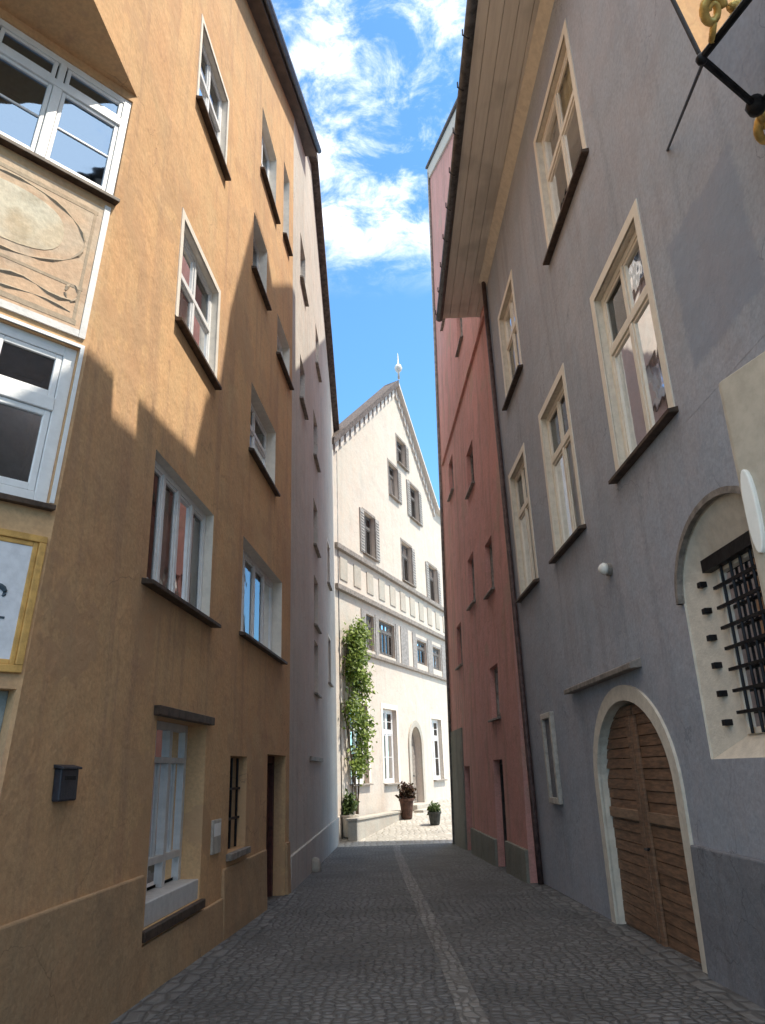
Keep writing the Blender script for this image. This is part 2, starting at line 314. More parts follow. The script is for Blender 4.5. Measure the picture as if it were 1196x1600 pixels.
class Hole:
    def __init__(s, u0, u1, z0, z1, rec=.2, spring=None, mi=0, splay=0): s.u0, s.u1, s.z0, s.z1, s.rec, s.spring, s.mi, s.splay = u0, u1, z0, z1, rec, spring, mi, splay
    def arch(s, k=24, inset=0):
        if s.spring is None: return None
        c = (s.u0+s.u1)/2; a = (s.u1-s.u0)/2-inset; h = s.z1-s.spring-inset
        return [(c+a*math.cos(math.pi*(1-i/k)), s.spring+h*math.sin(math.pi*(1-i/k))) for i in range(k+1)]
    def outline(s):
        if s.spring is None: return [(s.u0, s.z0), (s.u0, s.z1), (s.u1, s.z1), (s.u1, s.z0)]
        return [(s.u0, s.z0)] + s.arch() + [(s.u1, s.z0)]
def wall_mesh(F, sections, holes, zb, pocket=.75):
    """front sheet with openings, reveals and dark rooms; material 0 wall, 1 room, 2 reveal"""
    mb = MB()
    for (ua, ub, ta, tb) in sections:
        hs = [h for h in holes if h.u0 >= ua-1e-6 and h.u1 <= ub+1e-6]
        us = sorted({ua, ub, *[h.u0 for h in hs], *[h.u1 for h in hs]})
        zs = sorted({zb, *[h.z0 for h in hs], *[h.z1 for h in hs]})
        top = lambda u: ta+(tb-ta)*(u-ua)/(ub-ua)
        for i in range(len(us)-1):
            a, b = us[i], us[i+1]
            for j in range(len(zs)):
                z0 = zs[j]; last = j == len(zs)-1
                if not last:
                    z1 = zs[j+1]
                    if any(h.u0-1e-6 <= a and h.u1+1e-6 >= b and h.z0-1e-6 <= z0 and h.z1+1e-6 >= z1 for h in hs): continue
                    mb.face([F(a, z0), F(b, z0), F(b, z1), F(a, z1)])
                else: mb.face([F(a, z0), F(b, z0), F(b, top(b)), F(a, top(a))])
        for h in hs:
            if h.spring is not None:
                A = h.arch()
                for k in range(len(A)-1):
                    mb.face([F(A[k][0], A[k][1]), F(A[k+1][0], A[k+1][1]), F(A[k+1][0], h.z1+1e-4), F(A[k][0], h.z1+1e-4)])
            O = h.outline()
            for k in range(len(O)):
                (a, z), (b, y) = O[k], O[(k+1) % len(O)]
                mb.face([F(a, z), F(b, y), F(b, y, -h.rec), F(a, z, -h.rec)], h.mi)
                mb.face([F(a, z, -h.rec), F(b, y, -h.rec), F(b, y, -pocket), F(a, z, -pocket)], 1)
            mb.face([F(a, z, -pocket) for a, z in O], 1)
    return mb

def window(F, h, parent, cols=2, transom=None, fr='white', sill='sill', surround=None, sw=.1, curtain=None, glass='glass', bars=0, t=.065, sill_o=.09, sill_ext=.08, open_leaf=False, name='window'):
    """a casement window in a wall opening: part 'window' > glass, sill, surround, curtain"""
    u0, u1, z0, z1 = h.u0, h.u1, h.z0, h.z1; o1 = -h.rec+.05; o0 = -h.rec
    mb = MB()
    mb.fbox(F, u0, u0+t, z0, z1, o0, o1).fbox(F, u1-t, u1, z0, z1, o0, o1).fbox(F, u0+t, u1-t, z0, z0+t, o0, o1).fbox(F, u0+t, u1-t, z1-t, z1, o0, o1)
    zt = None
    if transom:
        zt = z0+(z1-z0)*transom; mb.fbox(F, u0+t, u1-t, zt-t*.6, zt+t*.6, o0, o1+.012)
    cw = (u1-u0-2*t)/cols
    for k in range(1, cols):
        c = u0+t+cw*k; mb.fbox(F, c-t*.55, c+t*.55, z0+t, (zt-t*.6 if zt else z1-t), o0, o1+.006)
        if zt: mb.fbox(F, c-t*.4, c+t*.4, zt+t*.6, z1-t, o0, o1+.004)
    # casement leaves: a thinner inner frame in each light
    c2 = t*.55
    lights = []
    for k in range(cols):
        a = u0+t+cw*k+(t*.55 if k else 0); b = u0+t+cw*(k+1)-(t*.55 if k < cols-1 else 0)
        spans = [(z0+t, zt-t*.6), (zt+t*.6, z1-t)] if zt else [(z0+t, z1-t)]
        for (za, zb_) in spans:
            mb.fbox(F, a+.004, a+c2, za+.004, zb_-.004, o0+.012, o1-.008).fbox(F, b-c2, b-.004, za+.004, zb_-.004, o0+.012, o1-.008)
            mb.fbox(F, a+c2, b-c2, za+.004, za+c2*1.2, o0+.012, o1-.008).fbox(F, a+c2, b-c2, zb_-c2, zb_-.004, o0+.012, o1-.008)
            lights.append((a+c2, b-c2, za+c2, zb_-c2))
            for q in range(bars):
                zq = za+(zb_-za)*(q+1)/(bars+1)
                if zb_-za > .5: mb.fbox(F, a+c2, b-c2, zq-.012, zq+.012, o0+.014, o1-.016)
    w_ = mb.build(name, M[fr], parent, bevel=.006)
    g = MB()
    for (a, b, za, zb_) in lights: g.face([F(a-.01, za-.01, o0+.022), F(b+.01, za-.01, o0+.022), F(b+.01, zb_+.01, o0+.022), F(a-.01, zb_+.01, o0+.022)])
    g.build('glass', M[glass], w_)
    if sill:
        MB().hexa([F(u0-sill_ext, z0-.05, -.02), F(u1+sill_ext, z0-.05, -.02), F(u1+sill_ext, z0-.06, sill_o), F(u0-sill_ext, z0-.06, sill_o),
                   F(u0-sill_ext, z0+.012, -.02), F(u1+sill_ext, z0+.012, -.02), F(u1+sill_ext, z0-.018, sill_o), F(u0-sill_ext, z0-.018, sill_o)]).build('sill', M[sill], w_, bevel=.006)
    if surround:
        s = MB(); pr = .012
        s.fbox(F, u0-sw, u0, z0+.012, z1+sw, -.01, pr).fbox(F, u1, u1+sw, z0+.012, z1+sw, -.01, pr).fbox(F, u0, u1, z1, z1+sw, -.01, pr-.001)
        s.build('surround', M[surround], w_)
    if curtain:
        cm, zf0, zf1, uf0, uf1 = curtain; cb = MB(); n = 26
        a = u0+(u1-u0)*uf0; b = u0+(u1-u0)*uf1; za = z0+(z1-z0)*zf0; zb_ = z0+(z1-z0)*zf1
        ph = random.random()*6
        P = [(a+(b-a)*k/n, -h.rec-.035+.015*math.sin(k*1.9+ph)) for k in range(n+1)]
        for k in range(n): cb.face([F(P[k][0], za, P[k][1]), F(P[k+1][0], za, P[k+1][1]), F(P[k+1][0], zb_, P[k+1][1]), F(P[k][0], zb_, P[k][1])])
        cb.build('curtain', M[cm], w_, smooth=True)
    return w_

# ------------------------------------------------------------------ frames of the walls
FY = Frame((-2.28, 6.5), 3.2, 1)                                  # ochre house, alley wall
FC = Frame(FY(-1.95, 0)[:2], 43, 1, (FY.d.x*.13, FY.d.y*.13))     # its chamfered corner
FG = Frame(FY(7.6, 0)[:2], .2, 1)                                 # grey house
FB = Frame((2.72, 6.84), -1.5, -1)                                # blue-grey house
FR = Frame((2.32, 14.12), -2.6, -1, (.025, 0))                    # red house
S = 1.12
FF = Frame((.983*S, 30*S), 21, 1)                                 # gabled house on the square
fz = lambda z: 1.6+(z-1.6)*S
GK = .022
def gz(x, y):
    if y < 24.7: return -GK*y
    return -GK*24.7 + min(max(0, y-25.2)*.1, .82)

# ------------------------------------------------------------------ ground
def strip(name, mat, xs, ys, dz=0, zf=gz):
    mb = MB()
    for j in range(len(ys)-1):
        for i in range(len(xs)-1):
            q = [(xs[i], ys[j]), (xs[i+1], ys[j]), (xs[i+1], ys[j+1]), (xs[i], ys[j+1])]
            mb.face([(x, y, zf(x, y)+dz) for x, y in q])
    return struct(mb.build(name, mat))
ys = [-14+i*1.0 for i in range(39)]+[24.7]
strip('road', M['cobble'], [-14, -6, -3, -1, 0, 1, 3, 6, 14], ys)
strip('square', M['square'], [-60, -20, -6, 0, 6, 20, 60], [24.7, 25.2, 26, 30, 36, 50, 90])
far = MB(); far.face([(-400, -300, -3), (400, -300, -3), (400, 700, -3), (-400, 700, -3)]); struct(far.build('ground', M['cobble']))
# pale drain channel wandering down the middle
ch = MB(); cpts = [(.62, 2.), (.56, 5.), (.49, 8.5), (.36, 12), (.2, 17), (.07, 22), (.05, 24.69)]
for k in range(len(cpts)-1):
    (x0, y0), (x1, y1) = cpts[k], cpts[k+1]
    ch.face([(x0-.1, y0, gz(0, y0)+.004), (x0+.1, y0, gz(0, y0)+.004), (x1+.1, y1, gz(0, y1)+.004), (x1-.1, y1, gz(0, y1)+.004)])
struct(ch.build('drain_channel', M['channel']))
kb = MB()
for (a, b) in ((-7, 7.6),):
    n = 20
    for k in range(n):
        ua, ub = a+(b-a)*k/n, a+(b-a)*(k+1)/n
        p, q, r_, s_ = FY(ua, 0, 0), FY(ub, 0, 0), FY(ub, 0, .34), FY(ua, 0, .34)
        kb.face([(v.x, v.y, gz(v.x, v.y)+.005) for v in (p, q, r_, s_)])
struct(kb.build('kerb_strip', M['kerbstone']))
kb = MB()
for k in range(16):
    ua, ub = -4+11.3*k/16, -4+11.3*(k+1)/16
    kb.face([(v.x, v.y, gz(v.x, v.y)+.005) for v in (FB(ua, 0, 0), FB(ub, 0, 0), FB(ub, 0, .3), FB(ua, 0, .3))])
struct(kb.build('kerb_strip', M['kerbstone']))

# ------------------------------------------------------------------ ochre house, left
Y = thing('ochre_house', FY(3, 0), 'tall ochre plastered house on the left, upper wall in sun, with chamfered corner', 'house')
hs = {}
H = lambda k, *a, **kw: hs.setdefault(k, Hole(*a, **kw))
H('y1', .82, 2.10, 10.02, 11.45, .13, mi=2); H('y2', .62, 2.08, 6.50, 7.92, .13, mi=2); H('y3', .28, 2.34, 3.38, 4.75, .15, mi=2)
H('shop', .80, 2.42, .36, 2.18, .28)
H('y4', 3.85, 6.75, 3.52, 4.95, .22, mi=2); H('y5', 4.08, 6.0, 6.45, 7.65, .22, mi=2); H('y6', 6.0, 7.3, 9.35, 10.28, .2, mi=2)
H('y7', 3.93, 5.0, 9.75, 10.95, .2, mi=2); H('y8', 4.35, 5.68, 12.3, 13.85, .2, mi=2); H('y9', 6.45, 7.1, 12.6, 14.6, .2, mi=2)
H('slit', 3.52, 4.42, .70, 1.86, .3); H('yd', 5.75, 7.25, -.42, 1.92, .35)
vt = lambda u: 14.8+.50*(u-2.92)
wm = wall_mesh(FY, [(-.55, 3.0, vt(-.55), vt(3)), (3.0, 7.6, vt(3), vt(7.6))], list(hs.values()), -.8)
cu = lambda z: -1.95+.13*z
SOF = 8.12
wm.face([FY(cu(-.8), -.8), FY(-.55, -.8), FY(-.55, SOF), FY(cu(SOF), SOF)])
wm.face([FY(-7.5, SOF), FY(-.55, SOF), FY(-.55, vt(-.55)), FY(-7.5, vt(-7.5))])
# soffit of the overhanging square corner, and the house body behind
wm.face([FY(cu(SOF), SOF), FY(-7.5, SOF), FC(-9, SOF)])
wm.face([FY(-7.5, SOF), FY(-7.5, vt(-7.5)), FY(-7.5, vt(-7.5), -7), FY(-7.5, SOF, -7)])
wm.build('wall', [M['ochre'], M['room'], M['offwhite']], Y)
body = MB(); body.prism([FY(u, z, -.8) for u, z in ((-7.4, 8.3), (7.58, 8.3), (7.58, vt(7.58)-.1), (-7.4, vt(-7.4)-.1))], [FY(u, z, -7) for u, z in ((-7.4, 8.3), (7.58, 8.3), (7.58, vt(7.58)-.1), (-7.4, vt(-7.4)-.1))])
body.prism([FY(-.2, -.8, -.8), FY(7.58, -.8, -.8), FY(7.58, -.8, -7), FY(-6, -.8, -7)], [FY(-.2, 8.4, -.8), FY(7.58, 8.4, -.8), FY(7.58, 8.4, -7), FY(-6, 8.4, -7)])
body.build('rear_wall', M['ochre'], Y)
rf = MB(); rf.prism([FY(-7.8, vt(-7.8)+.0, .34), FY(10.1, vt(10.1), .20), FY(10.1, vt(10.1), -7), FY(-7.8, vt(-7.8), -7)], [FY(-7.8, vt(-7.8)+.22, .34), FY(10.1, vt(10.1)+.22, .20), FY(10.1, vt(10.1)+.22, -7), FY(-7.8, vt(-7.8)+.22, -7)])
rf.build('roof', M['roofwood'], Y)
ed = MB(); ed.tube([FY(-7.8, vt(-7.8)+.16, .40), FY(10.1, vt(10.1)+.16, .27)], .075, 10); ed.build('gutter', M['gutter'], Y, smooth=True)
window(FY, hs['y1'], Y, 2, .55, 'white', surround='offwhite', sw=.07, curtain=('curtain', 0, .5, 0, 1))
window(FY, hs['y2'], Y, 2, .55, 'white', surround='offwhite', sw=.09, curtain=('curtain', 0, .52, 0, .9))
window(FY, hs['y3'], Y, 4, None, 'white', sill_ext=.12, sill_o=.12, curtain=('curtain', 0, .92, .3, 1), t=.07)
window(FY, hs['y4'], Y, 4, None, 'white', sill_ext=.1, sill_o=.1, curtain=('curtain', 0, 1, .0, .6), t=.07)
window(FY, hs['y5'], Y, 2, .6, 'white', curtain=('curtain', 0, .6, 0, 1))
window(FY, hs['y6'], Y, 2, None, 'white', curtain=('curtain', 0, 1, 0, 1))
window(FY, hs['y7'], Y, 2, None, 'greywhite'); window(FY, hs['y8'], Y, 2, .5, 'white', curtain=('curtain', 0, .5, 0, 1)); window(FY, hs['y9'], Y, 1, .5, 'greywhite', sill_ext=.04)
# glazed shop door with panes, transom and pale kick board
h = hs['shop']; d = MB()
o0, o1 = -.28, -.22
d.fbox(FY, .80, .88, .36, 2.18, o0, o1).fbox(FY, 2.34, 2.42, .36, 2.18, o0, o1).fbox(FY, .88, 2.34, 2.10, 2.18, o0, o1)
d.fbox(FY, .88, 2.34, 1.76, 1.82, o0, o1+.01)
for c in (1.36, 1.86): d.fbox(FY, c-.045, c+.045, .56, 2.10, o0, o1+.004)
d.fbox(FY, .88, 2.34, .80, .87, o0, o1+.002)
for c in (1.12, 1.61, 2.1): d.fbox(FY, c-.015, c+.015, .86, 1.76, o0+.02, o1-.015)
dr = d.build('shop_window', M['greywhite'], Y, bevel=.005)
g = MB(); g.face([FY(.86, .6, o0+.02), FY(2.36, .6, o0+.02), FY(2.36, 2.12, o0+.02), FY(.86, 2.12, o0+.02)]); g.build('glass', M['glass'], dr)
MB().fbox(FY, .74, 2.48, .36, .56, -.30, -.02).build('sill', M['greywhite'], dr, bevel=.01)
MB().fbox(FY, .72, 2.5, .27, .355, -.30, .05).build('stone_ledge', M['sill'], dr, bevel=.008)
MB().fbox(FY, .70, 2.52, 2.18, 2.27, -.02, .07).build('lintel', M['sill'], dr, bevel=.008)
g = MB()
for c in (3.66, 3.97, 4.28): g.tube([FY(c, .72, -.1), FY(c, 1.84, -.1)], .018, 6)
for z in (1.08, 1.45): g.fbox(FY, 3.53, 4.41, z-.015, z+.015, -.115, -.085)
bw = g.build('barred_window', M['iron'], Y)
MB().fbox(FY, 3.46, 4.48, .62, .70, -.02, .07).build('sill', M['timber'], bw, bevel=.008)
MB().face([FY(3.52, .70, -.28), FY(4.42, .70, -.28), FY(4.42, 1.86, -.28), FY(3.52, 1.86, -.28)]).build('glass', M['glass'], bw)
d = MB().fbox(FY, 5.75, 5.85, -.42, 1.92, -.35, -.2).fbox(FY, 7.15, 7.25, -.42, 1.92, -.35, -.2).fbox(FY, 5.85, 7.15, 1.8, 1.92, -.35, -.2)
d.fbox(FY, 5.85, 6.49, -.40, 1.8, -.34, -.28).fbox(FY, 6.51, 7.15, -.40, 1.8, -.34, -.28)
for (a, b) in ((5.92, 6.42), (6.58, 7.08)):
    for (z0, z1) in ((-.25, .55), (.7, 1.65)): d.fbox(FY, a, b, z0, z1, -.285, -.262)
dd = d.build('door', M['reddoor'], Y, bevel=.006)
MB().tube([FY(6.56, .72, -.26), FY(6.56, .72, -.2), FY(6.66, .72, -.2)], .012, 6).build('handle', M['iron'], dd)
MB().fbox(FY, 5.7, 7.3, -.5, -.42, -.3, .12).build('door_step', M['timber'], Y, bevel=.01)
# battered plinth under the plaster
for (a, b, zt_, zs) in ((-1.78, .68, .81, 0), (.68, 3.3, .24, 0), (3.3, 5.68, .55, 0), (7.3, 7.58, .5, 0)):
    MB().hexa([FY(a, -.8, -.02), FY(b, -.8, -.02), FY(b, -.8, .07), FY(a, -.8, .07), FY(a, zt_, -.02), FY(b, zt_, -.02), FY(b, zt_, .03), FY(a, zt_, .03)]).build('plinth', M['ochre_low'], Y, bevel=.015)

# chamfered corner of the ochre house
ch = {'c1': Hole(-1.98, -.03, 6.62, 8.02, .07), 'c2': Hole(-1.35, -.06, 3.50, 4.91, .1), 'low': Hole(-1.5, -.03, -.2, 2.18, .22)}
cw_ = wall_mesh(FC, [(-9, -.02, SOF, SOF)], list(ch.values()), -.8)
cw_.face([FC(-.02, -.8), FC(0, -.8), FC(0, SOF), FC(-.02, SOF)])
cw_.build('corner_wall', [M['ochre'], M['room'], M['offwhite']], Y)
window(FC, ch['c1'], Y, 3, .74, 'white', sill='sill', sill_o=.08, sill_ext=.03, glass='glass_sky', t=.075, bars=1)
window(FC, ch['c2'], Y, 2, .60, 'white', sill='sill', sill_o=.07, sill_ext=.03, t=.095, surround='white', sw=.03)
d = MB().fbox(FC, -.15, -.03, -.2, 2.18, -.22, -.12).fbox(FC, -1.5, -1.4, -.2, 2.18, -.22, -.12).fbox(FC, -1.4, -.15, 2.06, 2.18, -.22, -.12).fbox(FC, -1.4, -.15, -.2, .35, -.22, -.13).fbox(FC, -.82, -.72, .35, 2.06, -.22, -.14)
sf = d.build('shop_window', M['greendoor'], Y, bevel=.006)
MB().face([FC(-1.4, .35, -.19), FC(-.15, .35, -.19), FC(-.15, 2.06, -.19), FC(-1.4, 2.06, -.19)]).build('glass', M['glass'], sf)
# fresco panel between the two corner windows: frame band, pale oval cartouche, scroll bands
fp = MB().fbox(FC, -2.2, -.10, 5.07, 6.46, -.02, .012)
mur = fp.build('fresco_panel', M['fresco'], Y)
b_ = MB().fbox(FC, -.098, -.045, 5.0, 6.50, -.02, .02).fbox(FC, -2.2, -.1, 5.0, 5.068, -.02, .018)
b_.build('panel_border', M['greywhite'], mur)
ov = MB(); n = 28
for (cu_, cz_, ra, rb, o) in ((-.82, 5.93, .50, .29, .016),):
    c_ = [(cu_+ra*math.cos(2*math.pi*k/n)*(1-.12*math.cos(4*math.pi*k/n)), cz_+rb*math.sin(2*math.pi*k/n)) for k in range(n)]
    ov.prism([FC(a, z, 0) for a, z in c_], [FC(a, z, o) for a, z in c_])
ov.build('cartouche', M['fresco_pale'], mur)
sc = MB()
def fcurve(pts, r_=.016): sc.tube([FC(a, z, .0125-r_*.55) for a, z in pts], [r_*(1.1+.5*math.sin(k*1.7)) for k in range(len(pts))], 6)
fcurve([(-.82+.62*math.cos(t_), 5.93+.38*math.sin(t_)) for t_ in [math.pi*(-.55+.055*k) for k in range(22)]], .014)
fcurve([(-1.9+.1*k, 5.33+.03*math.sin(k*1.1)) for k in range(18)])
fcurve([(-1.9+.1*k, 5.22+.02*math.sin(k*.9+1)) for k in range(18)], .012)
fcurve([(-.22-.05*math.cos(t_), 5.4+.09*math.sin(t_)) for t_ in [k*.5 for k in range(13)]], .012)
for (za, zb_) in ((5.10, 5.15), (5.46, 5.49), (6.34, 6.38)): sc.fbox(FC, -2.15, -.14, za, zb_, .0, .0145)
sc.fbox(FC, -.175, -.15, 5.15, 6.34, 0, .0143)
sc.build('scrollwork', M['fresco_line'], mur)

sg = thing('wall_sign', FC(-.45, 2.3, 0), 'white painted sign panel in a thick ochre frame on the ochre house corner', 'sign')
d = MB(); a, b, z0, z1 = -1.25, -.03, 2.28, 3.24
for (ua, ub, za, zb_) in ((a, b, z1-.05, z1), (a, b, z0, z0+.05), (a, a+.05, z0+.05, z1-.05), (b-.05, b, z0+.05, z1-.05)): d.fbox(FC, ua, ub, za, zb_, -.01, .035)
d.fbox(FC, b-.085, b-.05, z0+.05, z1-.05, -.01, .02).fbox(FC, a+.05, a+.085, z0+.05, z1-.05, -.01, .02).fbox(FC, a+.085, b-.085, z1-.085, z1-.05, -.01, .02).fbox(FC, a+.085, b-.085, z0+.05, z0+.085, -.01, .02)
d.build('frame', M['ochretrim'], sg, bevel=.006)
MB().fbox(FC, a+.085, b-.085, z0+.085, z1-.085, -.01, .012).build('board', M['signwhite'], sg)
d = MB(); d.tube([FC(-.30+.07*math.cos(t_), 2.80+.045*math.sin(t_), .014) for t_ in [k*.42-.6 for k in range(9)]], [.008+.012*math.sin(k*.39) for k in range(9)], 6)
d.fbox(FC, -.55, -.2, 2.625, 2.64, .011, .016); d.build('lettering', M['ink'], sg)

bx = thing('letter_box', FY(-.97, 1.48, 0), 'small blue-black letter box on the shaded ochre wall', 'letter box')
MB().fbox(FY, -1.12, -.86, 1.48, 1.70, 0, .06).build('body', M['plate'], bx, bevel=.012)
MB().hexa([FY(-1.135, 1.70, 0), FY(-.845, 1.70, 0), FY(-.845, 1.69, .075), FY(-1.135, 1.69, .075), FY(-1.135, 1.725, 0), FY(-.845, 1.725, 0), FY(-.845, 1.705, .075), FY(-1.135, 1.705, .075)]).build('lid', M['plate'], bx, bevel=.004)
MB().fbox(FY, -1.07, -.91, 1.62, 1.645, .06, .064).build('slot', M['dark'], bx)
np_ = thing('notice_plate', FY(2.95, .76, 0), 'small pale notice plate beside the barred window on the ochre wall', 'sign')
MB().fbox(FY, 2.76, 3.1, .76, 1.13, .0, .03).build('plate', M['plate_pale'], np_, bevel=.006)
MB().fbox(FY, 2.80, 3.06, .95, 1.09, .03, .034).build('panel', M['white'], np_)

# ------------------------------------------------------------------ grey house, left, farther on
G = thing('grey_house', FG(5, 0), 'pale grey plastered house beyond the ochre house, its gable dropping to the square', 'house')
gh = {'g1': Hole(4.5, 5.6, 9.9, 11.3, .18), 'g2': Hole(4.4, 5.5, 7.3, 8.6, .18), 'g3': Hole(4.5, 5.6, 5.2, 6.5, .18), 'g4': Hole(4.5, 5.5, 3.5, 4.8, .18),
      'g5': Hole(8.6, 9.5, 7.3, 8.7, .18), 'g6': Hole(8.6, 9.5, 4.2, 5.6, .18), 'g7': Hole(1.4, 2.5, 13.4, 14.8, .18), 'g8': Hole(1.4, 2.4, 10.0, 11.2, .18), 'g9': Hole(5.2, 6.2, 13.2, 14.6, .18), 'gd': Hole(3.6, 5.9, -.5, 1.88, .3)}
gt = lambda u: min(vt(7.6)+.50*u, 18.7+(8-u)*.0) if u < 3.6 else 20.4-.69*(u-3.6)
GT = [(0, vt(7.6)), (4.0, 19.6), (12.4, 14.3)]
gsec = [(0, 4.0, GT[0][1], GT[1][1]), (4.0, 7.0, 19.6, 19.6-.631*3), (7.0, 12.4, 19.6-.631*3, 14.3)]
wall_mesh(FG, gsec, list(gh.values()), -.8).build('wall', [M['grey'], M['room'], M['offwhite']], G)
pg = [(.02, -.8), (12.4, -.8), (12.4, 14.3), (4.0, 19.6), (.02, GT[0][1])]
MB().prism([FG(u, z, -.8) for u, z in pg], [FG(u, z, -7) for u, z in pg]).face([FG(12.4, -.8), FG(12.4, 14.3), FG(12.4, 14.3, -.8), FG(12.4, -.8, -.8)]).build('rear_wall', M['grey'], G)
rp = [(2.5, 18.95), (4.0, 19.68), (12.75, 14.15)]
r_ = MB()
for k in range(2):
    (a, za), (b, zb_) = rp[k], rp[k+1]
    r_.prism([FG(a, za, .22), FG(b, zb_, .22), FG(b, zb_, -7), FG(a, za, -7)], [FG(a, za+.24, .22), FG(b, zb_+.24, .22), FG(b, zb_+.24, -7), FG(a, za+.24, -7)])
r_.build('roof', M['slate'], G)
for k in ('g1', 'g2', 'g3', 'g4', 'g5', 'g6', 'g7', 'g8', 'g9'): window(FG, gh[k], G, 2, None, 'greywhite', sill='timber', surround='offwhite' if k in ('g5', 'g6') else None, sw=.08)
d = MB().fbox(FG, 3.6, 3.7, -.5, 1.88, -.3, -.18).fbox(FG, 5.8, 5.9, -.5, 1.88, -.3, -.18).fbox(FG, 3.7, 5.8, 1.76, 1.88, -.3, -.18).fbox(FG, 3.7, 4.74, -.48, 1.76, -.29, -.24).fbox(FG, 4.76, 5.8, -.48, 1.76, -.29, -.24)
dd = d.build('door', M['darkdoor'], G, bevel=.006)
MB().tube([FG(4.84, .62, -.24), FG(4.84, .62, -.18), FG(4.95, .62, -.18)], .013, 6).build('handle', M['iron'], dd)
MB().fbox(FG, 3.4, 6.1, 1.88, 1.98, 0, .06).build('lintel', M['timber'], G, bevel=.008)
MB().tube([FG(12.2, -.5, .07), FG(12.2, 14.1, .07)], .055, 10).build('downpipe', M['gutter'], G, smooth=True)
MB().fbox(FG, .0, 12.4, -.8, .25, -.01, .05).build('plinth', M['grey'], G, bevel=.01)
bo = thing('guard_stone', (-1.73, 17.5, gz(0, 17.5)), 'small pale guard stone standing at the foot of the grey wall', 'bollard')
MB().lathe((-1.73, 17.5, gz(0, 17.5)-.05), [(.14, 0), (.135, .12), (.115, .24), (.075, .31), (.02, .335)], 14).build('stone', M['stone'], bo, smooth=True)

# ------------------------------------------------------------------ blue-grey house, right
B = thing('blue_grey_house', FB(2, 0), 'blue-grey plastered house on the right with cream windows, arched brown gate and deep eaves', 'house')
bh = {}
def HB(k, *a, **kw): bh[k] = Hole(*a, **kw)
HB('b1', -.60, .86, 4.66, 6.96, .13, mi=2); HB('b2', 2.5, 3.92, 4.56, 6.88, .13, mi=2); HB('b3', 5.35, 6.68, 4.56, 6.95, .13, mi=2)
HB('b4', .45, 2.28, 8.78, 10.95, .13, mi=2); HB('b5', 4.85, 6.2, 8.35, 10.3, .13, mi=2)
HB('gate', .66, 3.12, -.5, 2.27, .30, spring=1.35, mi=2); HB('arch', -1.95, -.18, 1.60, 3.62, .16, spring=2.95, mi=2)
TOP = 12.15
wall_mesh(FB, [(-9, 7.25, TOP, TOP)], list(bh.values()), -.8).build('wall', [M['blue'], M['room'], M['beige2']], B)
pb = [(-9, -.8), (7.24, -.8), (7.24, TOP), (-9, TOP)]
MB().prism([FB(u, z, -.8) for u, z in pb], [FB(u, z, -6.5) for u, z in pb]).face([FB(7.25, -.8), FB(7.25, TOP), FB(7.25, TOP, -.8), FB(7.25, -.8, -.8)]).build('rear_wall', M['blue'], B)
# eaves: boarded soffit one metre deep; the next roof section up the street starts after a gap
ev = MB()
for (ya, yb, xo, z) in ((5.92, 15.45, 1.60, 12.0), (-2.5, 5.36, 1.62, 12.0)):
    nb = 6
    for k in range(nb):
        xa = xo+(2.9-xo)*k/nb; xb = xo+(2.9-xo)*(k+1)/nb-.008; zo = z+(.006, 0, .004, .008, .001, .005)[k]
        ev.prism([(xa, ya, zo), (xb, ya, zo), (xb, yb, zo), (xa, yb, zo)], [(xa, ya, z+.05), (xb, ya, z+.05), (xb, yb, z+.05), (xa, yb, z+.05)])
    ev.prism([(xo, ya, z+.051), (2.9, ya, z+.051), (2.9, yb, z+.051), (xo, yb, z+.051)], [(xo, ya, z+.10), (2.9, ya, z+.10), (2.9, yb, z+.10), (xo, yb, z+.10)])
ev.build('soffit', M['eave'], B)
gu = MB()
for (ya, yb) in ((5.92, 15.5), (-2.5, 5.36)):
    gu.tube([(1.57, ya, 12.05), (1.57, yb, 12.03)], .085, 12)
gu.build('gutter', M['gutter'], B, smooth=True)
cv = MB(); cv.prism([FB(-9, 11.82, -.01), FB(-9, 12.0, .16), FB(-9, 12.0, -.01)], [FB(7.25, 11.82, -.01), FB(7.25, 12.0, .16), FB(7.25, 12.0, -.01)]); cv.build('cove_moulding', M['beige2'], B)
for k in range(11):
    y = 6.3+k*.9; MB().tube([(1.62, y, 12.0), (1.55, y, 11.955), (1.47, y, 12.03), (1.475, y, 12.14)], .012, 6).build('gutter_bracket', M['iron'], B)
# main roof slope and an unseen block behind, outline shaped to shadow the ochre wall
rb = MB()
for (ya, yb, xa) in ((-2.5, 5.36, 1.62), (5.36, 5.92, 1.88), (5.92, 14.1, 1.62)):
    zr = 12.1+(xa-1.62)*.772
    rb.prism([(xa, ya, zr), (4.6, ya, 14.4), (4.6, yb, 14.4), (xa, yb, zr)], [(xa, ya, zr+.12), (4.6, ya, 14.55), (4.6, yb, 14.55), (xa, yb, zr+.12)])
rb.build('roof', M['slate'], B)
pa = [(7.25, 12.5), (14.0, 12.5), (14.0, 24.0), (13.3, 23.8), (11.4, 22.6), (10.9, 23.05), (9.96, 23.2), (8.62, 20.4), (8.3, 19.1), (7.7, 18.55), (7.25, 17.4)]
MB().prism([(4.5, y, z) for y, z in pa], [(9.0, y, z) for y, z in pa]).build('shadow_block', M['blue'], B)
MB().prism([(4.6, -2.5, 12.1), (9, -2.5, 12.1), (9, 14, 12.1), (4.6, 14, 12.1)], [(4.6, -2.5, 14.5), (9, -2.5, 14.5), (9, 14, 14.5), (4.6, 14, 14.5)]).build('roof', M['slate'], B)
kw = dict(fr='beige', surround='beige', sw=.12, t=.075, sill='sill', sill_o=.10, sill_ext=.17)
window(FB, bh['b1'], B, 2, .66, curtain=('blind', 0, .62, .5, 1), **kw)
window(FB, bh['b2'], B, 2, .66, curtain=('blind', 0, .7, 0, 1), **kw)
